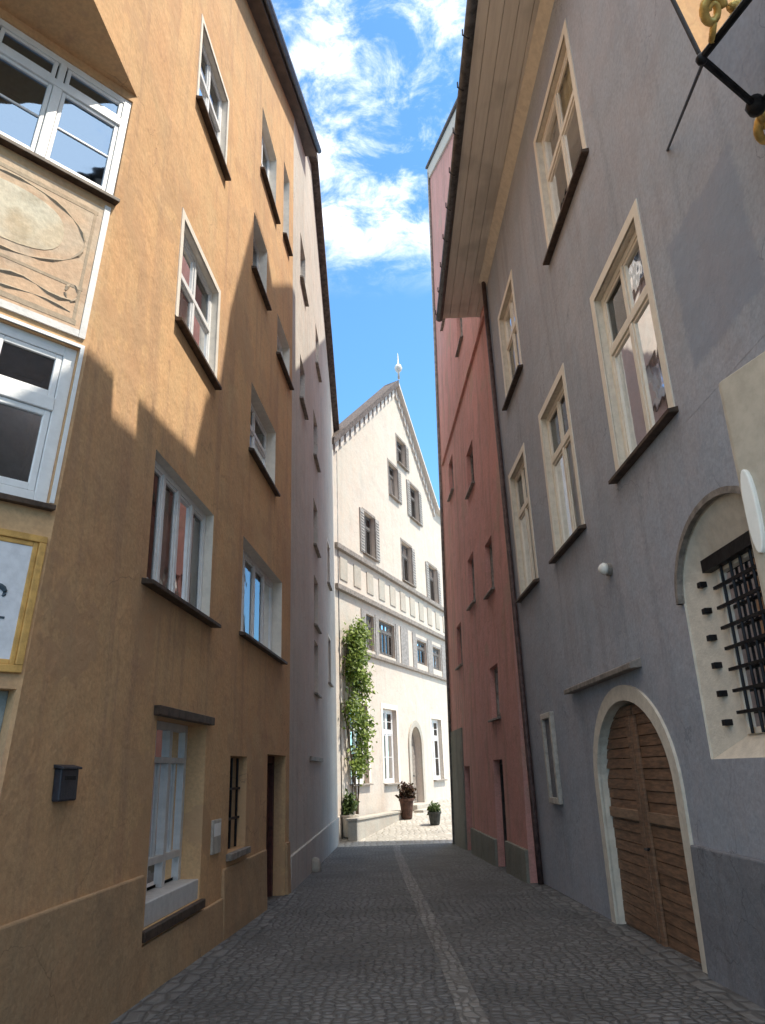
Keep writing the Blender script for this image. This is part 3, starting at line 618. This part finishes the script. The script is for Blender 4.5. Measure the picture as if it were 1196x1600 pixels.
window(FB, bh['b3'], B, 2, .66, curtain=('blind', 0, .75, 0, 1), **kw)
window(FB, bh['b4'], B, 2, .62, curtain=('blind', 0, 1, 0, 1), **kw)
window(FB, bh['b5'], B, 2, .62, curtain=('blind', 0, 1, 0, 1), **kw)
# arched gate: painted surround band, two plank leaves with a pale mid rail
gate = bh['gate']
def arch_band(h, wd, o0, o1, zlow):
    mb = MB(); A = [(h.u0, zlow)]+h.arch()+[(h.u1, zlow)]; c = (h.u0+h.u1)/2; a = (h.u1-h.u0)/2; hh = h.z1-h.spring; k = 24
    Bp = [(h.u0-wd, zlow)]+[(c+(a+wd)*math.cos(math.pi*(1-i/k)), h.spring+(hh+wd)*math.sin(math.pi*(1-i/k))) for i in range(k+1)]+[(h.u1+wd, zlow)]
    return mb, A, Bp
mb, A, Bp = arch_band(gate, .17, 0, 0, -.5)
for k in range(len(A)-1):
    mb.hexa([FB(*A[k], -.01), FB(*A[k+1], -.01), FB(*Bp[k+1], -.01), FB(*Bp[k], -.01), FB(*A[k], .03), FB(*A[k+1], .03), FB(*Bp[k+1], .03), FB(*Bp[k], .03)])
mb.build('gate_surround', M['beige2'], B)
def arch_z(h, u):
    c = (h.u0+h.u1)/2; a = (h.u1-h.u0)/2; t_ = max(0, 1-((u-c)/a)**2); return h.spring+(h.z1-h.spring)*math.sqrt(t_)
for (ua, ub, side) in ((.66, 1.88, 0), (1.90, 3.12, 1)):
    leaf = MB(); z = -.42; k = 0
    while z < 2.2:
        z1 = z+.115
        # a horizontal board clipped by the arch
        lo = ua+.015; hi = ub-.005
        n = 10
        pts = [lo+(hi-lo)*i/n for i in range(n+1)]
        for i in range(n):
            a, b = pts[i], pts[i+1]; ta, tb = min(z1-.008, arch_z(gate, a)-.005), min(z1-.008, arch_z(gate, b)-.005)
            if ta <= z+.004 and tb <= z+.004: continue
            ta = max(ta, z+.003); tb = max(tb, z+.003); off = random.Random(k*7+side).uniform(-.005, .005)
            leaf.hexa([FB(a, z, -.14), FB(b, z, -.14), FB(b, z, -.085+off), FB(a, z, -.085+off), FB(a, ta, -.14), FB(b, tb, -.14), FB(b, tb, -.09+off), FB(a, ta, -.09+off)])
        z += .115; k += 1
    lf = leaf.build('gate_leaf', M['oak'], B)
    MB().fbox(FB, ua+.03, ub-.02, .98, 1.09, -.085, -.058).build('rail', M['oak2'], lf, bevel=.006)
    MB().fbox(FB, ua+.03, ub-.02, -.44, -.28, -.085, -.055).build('kick_rail', M['oak2'], lf, bevel=.006)
    e = ub-.07 if side == 0 else ua+.07
    MB().fbox(FB, e-.06, e+.06, -.42, 2.1, -.084, -.05).build('meeting_stile', M['oak'], lf, bevel=.006)
    if side == 0:
        MB().tube([FB(e, .72, -.05), FB(e, .72, -.0), FB(e-.1, .72, -.0)], .014, 6).build('handle', M['iron'], lf)
MB().fbox(FB, .45, 3.3, -.62, -.40, -.3, .16).build('threshold', M['blue_low'], B, bevel=.02)
MB().hexa([FB(1.1, 2.55, -.02), FB(3.95, 2.55, -.02), FB(3.95, 2.54, .13), FB(1.1, 2.54, .13), FB(1.1, 2.66, -.02), FB(3.95, 2.66, -.02), FB(3.95, 2.60, .13), FB(1.1, 2.60, .13)]).build('drip_ledge', M['timber'], B, bevel=.008)
# arched ground floor window: dark hood line, splayed cream reveal with shutter pins, iron grille
ar = bh['arch']
mb, A, Bp = arch_band(ar, .055, 0, 0, 2.95)
for k in range(len(A)-1):
    mb.hexa([FB(*A[k], -.01), FB(*A[k+1], -.01), FB(*Bp[k+1], -.01), FB(*Bp[k], -.01), FB(*A[k], .05), FB(*A[k+1], .05), FB(*Bp[k+1], .05), FB(*Bp[k], .05)])
aw = mb.build('arched_window', M['timber'], B)
iu0, iu1, iz0, iz1 = -1.62, -.62, 1.78, 3.16
sp = MB()   # splayed reveal filling between the arch and the smaller rectangular opening
out_ = ar.outline(); n = len(out_)
def inner(u, z):
    return (min(max(u, iu0), iu1), min(max(z, iz0), iz1))
IN = [inner(*q) for q in out_]
for k in range(n):
    j = (k+1) % n
    a, b, c_, d_ = out_[k], out_[j], IN[j], IN[k]
    sp.face([FB(*a, -.02), FB(*b, -.02), FB(*c_, -.155), FB(*d_, -.155)])
sp.build('reveal', M['beige2'], aw)
d = MB(); t_ = .05
d.fbox(FB, iu0, iu0+t_, iz0, iz1, -.2, -.13).fbox(FB, iu1-t_, iu1, iz0, iz1, -.2, -.13).fbox(FB, iu0+t_, iu1-t_, iz0, iz0+t_, -.2, -.13).fbox(FB, iu0+t_, iu1-t_, iz1-t_, iz1, -.2, -.13)
d.build('frame', M['beige'], aw, bevel=.006)
d = MB()
for k in range(1, 6):
    c = iu0+(iu1-iu0)*k/6; d.tube([FB(c, iz0, -.10), FB(c, iz1, -.10)], .013, 6)
for k in range(1, 8):
    z = iz0+(iz1-iz0)*k/8; d.fbox(FB, iu0-.02, iu1+.02, z-.013, z+.013, -.118, -.09)
d.fbox(FB, iu0-.06, iu1+.08, iz1-.02, iz1+.09, -.13, -.05)
d.build('grille', M['iron'], aw)
MB().face([FB(iu0, iz0, -.165), FB(iu1, iz0, -.165), FB(iu1, iz1, -.165), FB(iu0, iz1, -.165)]).build('glass', M['glass'], aw)
for k in range(6):
    z = 1.86+k*.235; MB().fbox(FB, -.47, -.40, z, z+.05, -.13, -.045).build('shutter_pin', M['iron'], aw, bevel=.005)
# painted blind window in faded blue, rough plinth, downpipe at the far corner
MB().fbox(FB, -2.75, -.85, 4.45, 6.45, -.02, .0015).build('blind_window', M['shutterblue'], B)
MB().hexa([FB(-9, -.8, -.02), FB(.46, -.8, -.02), FB(.46, -.8, .09), FB(-9, -.8, .09), FB(-9, .88, -.02), FB(.46, .88, -.02), FB(.46, .88, .05), FB(-9, .88, .05)]).build('plinth', M['blue_low'], B, bevel=.015)
MB().tube([FB(7.12, -.35, .07), FB(7.12, .9, .07), FB(7.12, 11.9, .07)], .05, 10).build('downpipe', M['pipe'], B, smooth=True)
MB().fbox(FB, -9, 7.2, .9, .9001, 0, .0).build('base_line', M['blue_low'], B) if False else None

nc = thing('notice_case', FB(5.6, 1.05, 0), 'narrow pale framed notice case on the blue-grey wall beyond the gate', 'notice board')
d = MB(); a, b, z0, z1 = 5.2, 5.88, 1.03, 2.40
d.fbox(FB, a, a+.09, z0, z1, 0, .07).fbox(FB, b-.09, b, z0, z1, 0, .07).fbox(FB, a+.09, b-.09, z0, z0+.09, 0, .07).fbox(FB, a+.09, b-.09, z1-.09, z1, 0, .07)
d.build('frame', M['plate_pale'], nc, bevel=.008)
MB().fbox(FB, a+.09, b-.09, z0+.09, z1-.09, 0, .02).build('panel', M['blue_low'], nc)

wl = thing('wall_lamp', FB(1.64, 3.76, 0), 'small round white wall lamp on bare blue-grey plaster above the gate', 'lamp')
c0 = FB(1.64, 3.76, 0)
MB().tube([FB(1.64, 3.76, 0), FB(1.64, 3.76, .05)], .075, 14).build('back_plate', M['timber'], wl)
MB().tube([FB(1.64, 3.77, .05), FB(1.64, 3.77, .09), FB(1.64, 3.77, .13), FB(1.64, 3.77, .15)], [.07, .075, .05, .012], 14).build('lamp_shade', M['lampglass_glint'], wl, smooth=True)

# ------------------------------------------------------------------ things hung over the street on the right
lt = thing('hanging_lantern', (2.03, 3.32, 5.6), 'square iron and glass street lantern with gilded scrolls hung from the blue-grey wall', 'lantern')
c0 = Vector((2.03, 3.315, 5.6)); ex = Vector((.115, -.35, 0)).normalized()*.62; ey = Vector((.50, .36, 0)).normalized()*.62
P4 = [c0, c0+ex, c0+ex+ey, c0+ey]; ce = (c0+c0+ex+ex+ey+ey)/2
ce = c0+(ex+ey)/2
fm = MB()
for k in range(4): fm.tube([P4[k], P4[(k+1) % 4]], [.024, .024] if k in (0, 3) else [.018, .018], 8)
T4 = [ce+(p-ce)*1.25+Vector((0, 0, .62)) for p in P4]
for k in range(4): fm.tube([T4[k], T4[(k+1) % 4]], .016, 8); fm.tube([P4[k], T4[k]], .014, 8)
apx = ce+Vector((0, 0, 1.0))
for k in range(4): fm.tube([T4[k], apx], .014, 8)
fm.build('frame', M['iron'], lt)
gm = MB(); gm.face(P4)
for k in range(4): gm.face([P4[k], P4[(k+1) % 4], T4[(k+1) % 4], T4[k]])
gm.build('glass', M['glass_lantern'], lt)
rm = MB()
for k in range(4): rm.face([T4[k], T4[(k+1) % 4], apx])
rm.build('cap', M['plate'], lt)
MB().lathe(ce+Vector((0, 0, .18)), [(.02, 0), (.09, .04), (.11, .16), (.08, .28), (.03, .34)], 16).build('lamp_glass', M['lampglass_glint'], lt, smooth=True)
wallp = FB(-1.49, 6.93, 0)
MB().tube([c0+Vector((.03, .02, .02)), wallp], .011, 8).build('stay_rod', M['iron'], lt)
MB().tube([apx, apx+Vector((0, 0, .15)), FB(-3.9, 6.75, .35), FB(-3.9, 6.75, 0)], .018, 8).tube([apx+Vector((0, 0, .15)), FB(-4.0, 6.0, 0)], .012, 8).build('bracket', M['iron'], lt)
def scroll(c, ax, up, r0_, turns=1.4, th=.03):
    gs = MB(); c = Vector(c); pts = []; rr = []
    n = 26
    for k in range(n+1):
        a = 2*math.pi*turns*k/n; r_ = r0_*(1-.72*k/n); pts.append(c+ax*math.cos(a)*r_+up*math.sin(a)*r_); rr.append(th*(1-.45*k/n))
    return gs.tube(pts, rr, 8)
ux = Vector((.9, .1, .42)).normalized(); uz = Vector((-.25, -.75, .6)).normalized()
scroll((2.0, 3.06, 5.66), ux*.9, uz, .085, 1.5, .032).tube([(2.02, 3.10, 5.62), (2.045, 3.2, 5.6), c0+ex*.2], .02, 8).build('gilded_scroll', M['gold'], lt, smooth=True)
scroll((2.68, 3.83, 5.58), ux, uz, .12, 1.5, .036).tube([(2.60, 3.76, 5.56), c0+ey*.95], .02, 8).build('gilded_scroll', M['gold'], lt, smooth=True)
MB().lathe(c0+ey*.98+Vector((0, 0, -.05)), [(.01, -.02), (.05, .0), (.065, .05), (.045, .1), (.01, .13)], 12).build('knob', M['iron'], lt, smooth=True); MB().lathe(c0+Vector((0, 0, -.03)), [(.005, -.01), (.028, .0), (.036, .03), (.02, .06)], 12).build('knob', M['iron'], lt, smooth=True)

sb = thing('projecting_sign', (1.635, 3.2, 1.9), 'glossy beige sign box projecting in front of the arched grille window', 'sign')
dS = Vector((.302, -.953, 0)); nS = Vector((-.953, -.302, 0)); q0 = Vector((1.635, 3.2, 0))
SP = lambda u, z, o: q0+dS*u+nS*o+Vector((0, 0, z))
n = 8; prof = []
for k in range(n+1):
    a = math.pi*.5*k/n; prof.append((.05-.05*math.sin(a), -.05+.05*math.cos(a)))
prof = [(1.05, 0.0)]+prof+[(0, -.16), (1.05, -.16)]
MB().prism([SP(u, 1.45, o) for u, o in prof], [SP(u, 3.315, o) for u, o in prof]).build('panel', M['signbeige'], sb, bevel=.006)
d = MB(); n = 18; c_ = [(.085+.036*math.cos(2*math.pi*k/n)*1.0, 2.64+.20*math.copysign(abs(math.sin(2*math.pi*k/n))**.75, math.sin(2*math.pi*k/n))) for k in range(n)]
d.prism([SP(a, z, -.01) for a, z in c_], [SP(a, z, .022) for a, z in c_]); d.build('oval_highlight', M['lampglass_glint'], sb, bevel=.01)  # pale oval standing in for the highlight on the glossy rounded edge
d = MB(); d.tube([SP(.35, 3.1, -.16), SP(.35, 3.1, -1.05)], .022, 8).tube([SP(.35, 1.7, -.16), SP(.35, 1.7, -1.0)], .022, 8); d.build('bracket', M['iron'], sb)

# ------------------------------------------------------------------ red house, right, farther on
Rd = thing('red_house', FR(5, 0), 'tall narrow faded red plastered house beyond the blue-grey house', 'house')
rh = {'r1': Hole(3.4, 4.5, 8.5, 9.7, .16), 'r2': Hole(4.2, 5.2, 5.6, 6.9, .16), 'r3': Hole(1.6, 2.5, 5.3, 6.5, .16), 'r4': Hole(7.2, 8.2, 9.8, 11.0, .16), 'r5': Hole(7.0, 8.0, 4.4, 5.6, .16), 'r6': Hole(1.8, 2.8, 2.6, 3.7, .16), 'rd': Hole(1.9, 3.0, -.6, 1.75, .25), 'rd2': Hole(6.6, 7.6, -.6, 1.65, .25), 'r7': Hole(4.0, 5.0, 13.2, 14.6, .16), 'r8': Hole(7.2, 8.2, 16.2, 17.6, .16)}
RT = 25.5
wall_mesh(FR, [(0, 10.4, 18.4, RT)], list(rh.values()), -.8).build('wall', [M['red'], M['room'], M['red']], Rd)
pr_ = [(0, -.8), (10.4, -.8), (10.4, RT), (0, 18.4)]
MB().prism([FR(u, z, -.8) for u, z in pr_], [FR(u, z, -7) for u, z in pr_]).face([FR(10.4, -.8), FR(10.4, RT), FR(10.4, RT, -.8), FR(10.4, -.8, -.8)]).face([FR(0, -.8), FR(0, 18.4), FR(0, 18.4, -.8), FR(0, -.8, -.8)]).build('rear_wall', M['red'], Rd)
rt = lambda u: 18.4+(RT-18.4)*u/10.4
def raked(a, b, z0, z1, o0, o1): return MB().hexa([FR(a, rt(a)+z0, o0), FR(b, rt(b)+z0, o0), FR(b, rt(b)+z0, o1), FR(a, rt(a)+z0, o1), FR(a, rt(a)+z1, o0), FR(b, rt(b)+z1, o0), FR(b, rt(b)+z1, o1), FR(a, rt(a)+z1, o1)])
raked(-.05, 10.45, -.6, -.01, -.2, .07).build('cornice', M['facade'], Rd, bevel=.02)
raked(-.1, 10.5, 0, .10, -7, .14).build('roof', M['slate'], Rd)
for k in ('r1', 'r2', 'r3', 'r4', 'r5', 'r6', 'r7', 'r8'): window(FR, rh[k], Rd, 2, None, 'timber', sill='timber', sill_ext=.06)
for (k, mt_) in (('rd', 'darkdoor'), ('rd2', 'greendoor')):
    h = rh[k]; d = MB().fbox(FR, h.u0, h.u0+.09, h.z0, h.z1, -.25, -.14).fbox(FR, h.u1-.09, h.u1, h.z0, h.z1, -.25, -.14).fbox(FR, h.u0+.09, h.u1-.09, h.z1-.1, h.z1, -.25, -.14).fbox(FR, h.u0+.09, h.u1-.09, h.z0, h.z1-.1, -.24, -.2)
    dd = d.build('door', M[mt_], Rd, bevel=.006)
    MB().tube([FR(h.u0+.18, .55, -.2), FR(h.u0+.18, .55, -.14), FR(h.u0+.28, .55, -.14)], .013, 6).build('handle', M['iron'], dd)
MB().fbox(FR, 0, 1.85, -.8, .22, -.01, .06).fbox(FR, 3.05, 6.55, -.8, .15, -.01, .06).build('plinth', M['olive'], Rd, bevel=.012)
MB().fbox(FR, 7.65, 10.42, -.8, 2.7, -.01, .05).build('corner_pier', M['olive'], Rd, bevel=.015)
MB().fbox(FR, .3, 9.6, 11.55, 11.68, -.01, .07).build('string_course', M['red'], Rd, bevel=.01)
MB().tube([FR(10.1, -.6, .06), FR(10.1, RT-.5, .06)], .05, 10).build('downpipe', M['timber'], Rd, smooth=True)

# ------------------------------------------------------------------ gabled house on the square
Fh = thing('gabled_house', FF(0, fz(.4)), 'pale pinkish gabled house in full sun at the end of the alley', 'house')
fh = {}
def HF(k, u0, u1, z0, z1, rec=.22, **kw): fh[k] = Hole(u0*S, u1*S, fz(z0), fz(z1), rec, **kw)
HF('t1', -.74, .36, 14.2, 15.45); HF('m1', -1.88, -.84, 12.3, 13.8); HF('m2', .65, 1.9, 12.1, 13.75)
HF('n0', -4.75, -3.65, 9.05, 10.7); HF('n1', -.70, .52, 8.95, 10.65); HF('n2', 2.75, 4.1, 8.8, 10.5)
HF('f0', -4.75, -4.05, 5.6, 6.85, .15); HF('f1', -3.55, -1.98, 5.6, 6.85, .15); HF('f2', .68, 1.9, 5.75, 6.72, .15); HF('f3', 2.8, 3.9, 5.75, 6.72, .15)
HF('e1', -6.3, -4.85, 1.25, 3.72); HF('e2', -3.45, -2.1, 1.2, 3.7); HF('e3', 2.0, 3.4, 1.2, 3.62)
HF('door', -.72, .50, .42, 3.2, .3, spring=fz(2.5))
U0, U1 = -7.3*S, 8.2*S; AP = (-.79*S, fz(17.85)); SH = (4.25*S, fz(13.55)); ZL, ZR = fz(12.45), fz(13.55)
def zt2(u): return ZL+(AP[1]-ZL)*(u-U0)/(AP[0]-U0) if u < AP[0] else max(ZR, AP[1]+(SH[1]-AP[1])*(u-AP[0])/(SH[0]-AP[0]))
bays = [U0, -4.82*S, -3.6*S, -1.93*S, AP[0], .56*S, 1.95*S, SH[0], U1]
def split(_): return [(a, b, zt2(a), zt2(b)) for a, b in zip(bays[:-1], bays[1:])]
fw_ = wall_mesh(FF, split(None), list(fh.values()), -1.0, .34)
fw_.build('wall', [M['facade'], M['room'], M['offwhite']], Fh)
pf = [(U0, -1), (U1, -1), (U1, ZR), SH, AP, (U0, ZL)]
fe = MB(); fe.prism([FF(u, z, -.36) for u, z in pf], [FF(u, z, -.44) for u, z in pf])
for (p, q) in zip(pf[1:], pf[2:]+pf[:1]): fe.face([FF(*p), FF(*q), FF(*q, -.4), FF(*p, -.4)])
lowz = fz(10.9); fe.prism([FF(u, z, -.9) for u, z in ((U0, -1), (U1, -1), (U1, lowz), (U0, lowz))], [FF(u, z, -9) for u, z in ((U0, -1), (U1, -1), (U1, lowz), (U0, lowz))])
fe.build('rear_wall', M['facade'], Fh)
rv = MB()      # tiled coping along the free-standing gable, and the lower roof behind it
sl = (AP[1]-ZL)/(AP[0]-U0); sr = (SH[1]-AP[1])/(SH[0]-AP[0])
A0 = (U0-.5, ZL-.5*sl); A1 = (AP[0], AP[1]); A2 = (SH[0]+.05, SH[1]-.05*.9); A3 = (U1+.3, ZR)
for (p, q, tk, mi_) in ((A0, A1, .30, 0), (A1, A2, .16, 1), ((SH[0]+.02, ZR), A3, .14, 1)):
    rv.prism([FF(*p, .3), FF(*q, .3), FF(*q, -.46), FF(*p, -.46)], [FF(p[0], p[1]+tk, .3), FF(q[0], q[1]+tk, .3), FF(q[0], q[1]+tk*.6, -.46), FF(p[0], p[1]+tk*.6, -.46)], mi_)
rv.prism([FF(U0, lowz, -.95), FF(U1, lowz, -.95), FF(U1, lowz, -9.2), FF(U0, lowz, -9.2)], [FF(U0, lowz+.4, -.95), FF(U1, lowz+.4, -.95), FF(U1, lowz+.3, -9.2), FF(U0, lowz+.3, -9.2)])
rv.build('roof', [M['slate'], M['facade_pale']], Fh)
vb = MB()      # stepped verge boards under the roof edge
for (p, q) in ((A0, A1), (A1, A2)):
    nn = 15
    for k in range(nn):
        a = p[0]+(q[0]-p[0])*k/nn; b = p[0]+(q[0]-p[0])*(k+.62)/nn
        za = p[1]+(q[1]-p[1])*k/nn; zb_ = p[1]+(q[1]-p[1])*(k+.62)/nn
        vb.hexa([FF(a, za-.5, -.02), FF(b, zb_-.5, -.02), FF(b, zb_-.5, .1), FF(a, za-.5, .1), FF(a, za-.02, -.02), FF(b, zb_-.02, -.02), FF(b, zb_-.02, .1), FF(a, za-.02, .1)])
vb.build('verge_ornament', M['facade_pale'], Fh)
MB().lathe(FF(AP[0], AP[1]+.35, .3), [(.06, 0), (.05, .35), (.16, .48), (.2, .62), (.14, .78), (.04, .86), (.03, 1.3), (.004, 1.5)], 12).build('finial', M['palepipe'], Fh, smooth=True)
for (z, o, hh) in ((8.68, .16, .2), (7.3, .16, .2), (5.42, .12, .14)):
    a_, b__ = (U0, U1) if z > 6 else (-5.0*S, U1)
    MB().fbox(FF, a_-.02, b__+.02, fz(z)-hh/2, fz(z)+hh/2, -.02, o).build('string_course', M['timber'], Fh, bevel=.02)
for k in range(13):
    c = -6.6*S+k*1.15*S; MB().fbox(FF, c-.34, c+.34, fz(7.62), fz(8.4), -.01, .035).build('frieze_panel', M['stone'], Fh, bevel=.02)
for (a, b) in ((-5.2, -4.87), (-3.93, -3.68), (-1.85, -1.55), (-1.3, -.45), (.1, .53), (2.03, 2.66), (4.05, 5.0)): MB().fbox(FF, a*S, b*S, fz(5.5), fz(6.95), -.01, .03).build('painted_panel', M['farpanel'], Fh)
for k in fh:
    if k == 'door': continue
    h = fh[k]
    big = k[0] == 'e'
    window(FF, h, Fh, 4 if k == 'f1' else 2, .68 if big else .7, 'white' if big else 'farframe', sill='timber' if k[0] != 'f' else None, surround='offwhite' if big else ('farpanel' if k[0] == 'f' else 'timber'), sw=.2 if big else .11, t=.1 if big else .085, sill_o=.14, bars=1 if big else 0, glass='glass_dim')
for k in ('n0', 'n1', 'n2', 'm1', 'm2', 't1'):
    h = fh[k]; wd = .42
    for (a, b) in ((h.u1, h.u1+wd),) if k in ('m1', 't1', 'n1') else ((h.u0-wd, h.u0), (h.u1, h.u1+wd)):
        s_ = MB().fbox(FF, a+.01, b, h.z0, h.z1, .0, .05)
        nl = 14
        for q in range(nl):
            z = h.z0+.06+(h.z1-h.z0-.12)*q/nl; s_.hexa([FF(a+.05, z, .045), FF(b-.05, z, .045), FF(b-.05, z, .075), FF(a+.05, z, .075), FF(a+.05, z+.06, .045), FF(b-.05, z+.06, .045), FF(b-.05, z+.06, .055), FF(a+.05, z+.06, .055)])
        s_.build('shutter', M['shutter'], Fh)
h = fh['door']; mb = MB()
A = [(h.u0, h.z0)]+h.arch()+[(h.u1, h.z0)]; c = (h.u0+h.u1)/2; a = (h.u1-h.u0)/2; hh = h.z1-h.spring; k_ = 24; wd = .26
Bp = [(h.u0-wd, h.z0)]+[(c+(a+wd)*math.cos(math.pi*(1-i/k_)), h.spring+(hh+wd)*math.sin(math.pi*(1-i/k_))) for i in range(k_+1)]+[(h.u1+wd, h.z0)]
for k in range(len(A)-1): mb.hexa([FF(*A[k], -.01), FF(*A[k+1], -.01), FF(*Bp[k+1], -.01), FF(*Bp[k], -.01), FF(*A[k], .06), FF(*A[k+1], .06), FF(*Bp[k+1], .06), FF(*Bp[k], .06)])
mb.build('door_surround', M['stone'], Fh)
d = MB()
for (a, b) in ((h.u0+.02, (h.u0+h.u1)/2-.01), ((h.u0+h.u1)/2+.01, h.u1-.02)):
    d.fbox(FF, a, b, h.z0+.02, h.spring, -.34, -.26)
    for (z0, z1) in ((.15, .9), (1.1, 1.95)): d.fbox(FF, a+.12, b-.12, h.z0+z0, h.z0+z1, -.265, -.235)
O = [(h.u0+.02, h.spring+.02)]+h.arch(inset=.02)+[(h.u1-.02, h.spring+.02)]
d.prism([FF(*q, -.34) for q in O], [FF(*q, -.28) for q in O])
dd = d.build('door', M['timber'], Fh, bevel=.01)
MB().tube([FF(0, fz(1.4), -.26), FF(0, fz(1.4), -.2), FF(.12, fz(1.4), -.2)], .016, 6).build('handle', M['iron'], dd)
# a door step, and the low wall beside it
struct(MB().fbox(FF, -1.5*S, 1.2*S, -1, fz(.42), 0, .5).fbox(FF, -1.9*S, 1.6*S, -1, fz(.42)-.17, .5, .9).build('door_steps', M['stone'], bevel=.02))
tb_ = fz(.1)
lw = thing('low_wall', FF(-5.5*S, 0, .5), 'low pale stone wall at the foot of the gabled house, below the climbing plant', 'wall')
MB().fbox(FF, -7.3*S, -3.4*S, -1, .12, .35, .68).build('wall', M['stone'], lw, bevel=.02)
MB().fbox(FF, -7.35*S, -3.35*S, .122, .20, .31, .72).build('coping', M['stone'], lw, bevel=.015)
def leaf_cloud(name, mat, parent, pts, size, cnt, spread, seed):
    rn = random.Random(seed); mb = MB()
    for i in range(cnt):
        c = rn.choice(pts); p = Vector(c)+Vector((rn.gauss(0, spread[0]), rn.gauss(0, spread[1]), rn.gauss(0, spread[2])))
        nrm = Vector((rn.uniform(-.4, 1), rn.uniform(-1, .4), rn.uniform(-.2, 1))).normalized()
        a = nrm.orthogonal().normalized(); a.rotate(Matrix.Rotation(rn.uniform(0, 6.28), 3, nrm)); b = nrm.cross(a); s_ = size*rn.uniform(.6, 1.3)
        mb.face([p-a*s_, p-b*s_*.55+nrm*s_*.12, p+a*s_, p+b*s_*.55+nrm*s_*.12])
    return mb.build(name, mat, parent, recalc=False)
vn = thing('climbing_plant', FF(-6.0*S, fz(.45), .35), 'bright green climbing plant growing up the left end of the gabled house', 'plant')
rn = random.Random(3); clumps = []
for k in range(34):
    t_ = rn.random()**.8; z = fz(1.6)+(fz(6.1)-fz(1.6))*t_; wd = .75*(1-.35*abs(t_-.55)*2)
    clumps.append(FF((-6.2+rn.uniform(-.9, .9)*wd)*S, z, .16+rn.uniform(0, .2)))
st = MB()
for k in range(5):
    b0 = -6.2*S+(k-2)*.2; pts = [FF(b0+.25*math.sin(q*.8+k)+.1*(k-2)*q/6, tb_+(fz(5.8)-tb_)*q/9, .12) for q in range(10)]; st.tube(pts, [.035*(1-.07*q) for q in range(10)], 6)
st.build('stems', M['bark'], vn)
leaf_cloud('foliage', M['leaf'], vn, clumps, .085, 3600, (.17, .15, .22), 11)
sh = thing('shrub', (-1.45, 26.4, gz(0, 26.4)), 'small dark green shrub in a low tub at the left edge of the square', 'shrub')
zb_ = gz(0, 26.4); tu = (-1.45, 26.4)
MB().lathe((*tu, zb_), [(.2, 0), (.25, .05), (.29, .62), (.31, .64), (.31, .7), (.26, .7)], 16).build('tub', M['stone'], sh, smooth=False)
leaf_cloud('foliage', M['leaf_dark'], sh, [(tu[0]+random.uniform(-.14, .14), tu[1]+random.uniform(-.14, .14), zb_+random.uniform(.8, 1.2)) for k in range(10)], .08, 500, (.08, .08, .1), 4)
pl = thing('planter', (.50, 29.6, gz(0, 29.6)), 'tall terracotta planter with reddish foliage standing before the arched house door', 'planter')
zb_ = gz(0, 29.6)
MB().lathe((.50, 29.6, zb_), [(.16, 0), (.19, .04), (.23, .4), (.26, .62), (.29, .64), (.29, .72), (.25, .72)], 18).build('pot', M['terracotta'], pl)
leaf_cloud('foliage', M['flower'], pl, [(.50+random.uniform(-.2, .2), 29.6+random.uniform(-.12, .12), zb_+random.uniform(.75, 1.05)) for k in range(12)], .09, 600, (.08, .08, .1), 5)
pt = thing('flower_pot', (1.45, 28.2, gz(0, 28.2)), 'low dark flower pot standing on the sunny square by the steps', 'flower pot')
zb_ = gz(0, 28.2)
MB().lathe((1.45, 28.2, zb_), [(.15, 0), (.17, .03), (.22, .36), (.25, .37), (.25, .43), (.2, .43)], 16).build('pot', M['darkpot'], pt)
leaf_cloud('foliage', M['leaf_dark'], pt, [(1.45+random.uniform(-.12, .12), 28.2+random.uniform(-.12, .12), zb_+random.uniform(.45, .6)) for k in range(8)], .07, 260, (.06, .06, .06), 6)
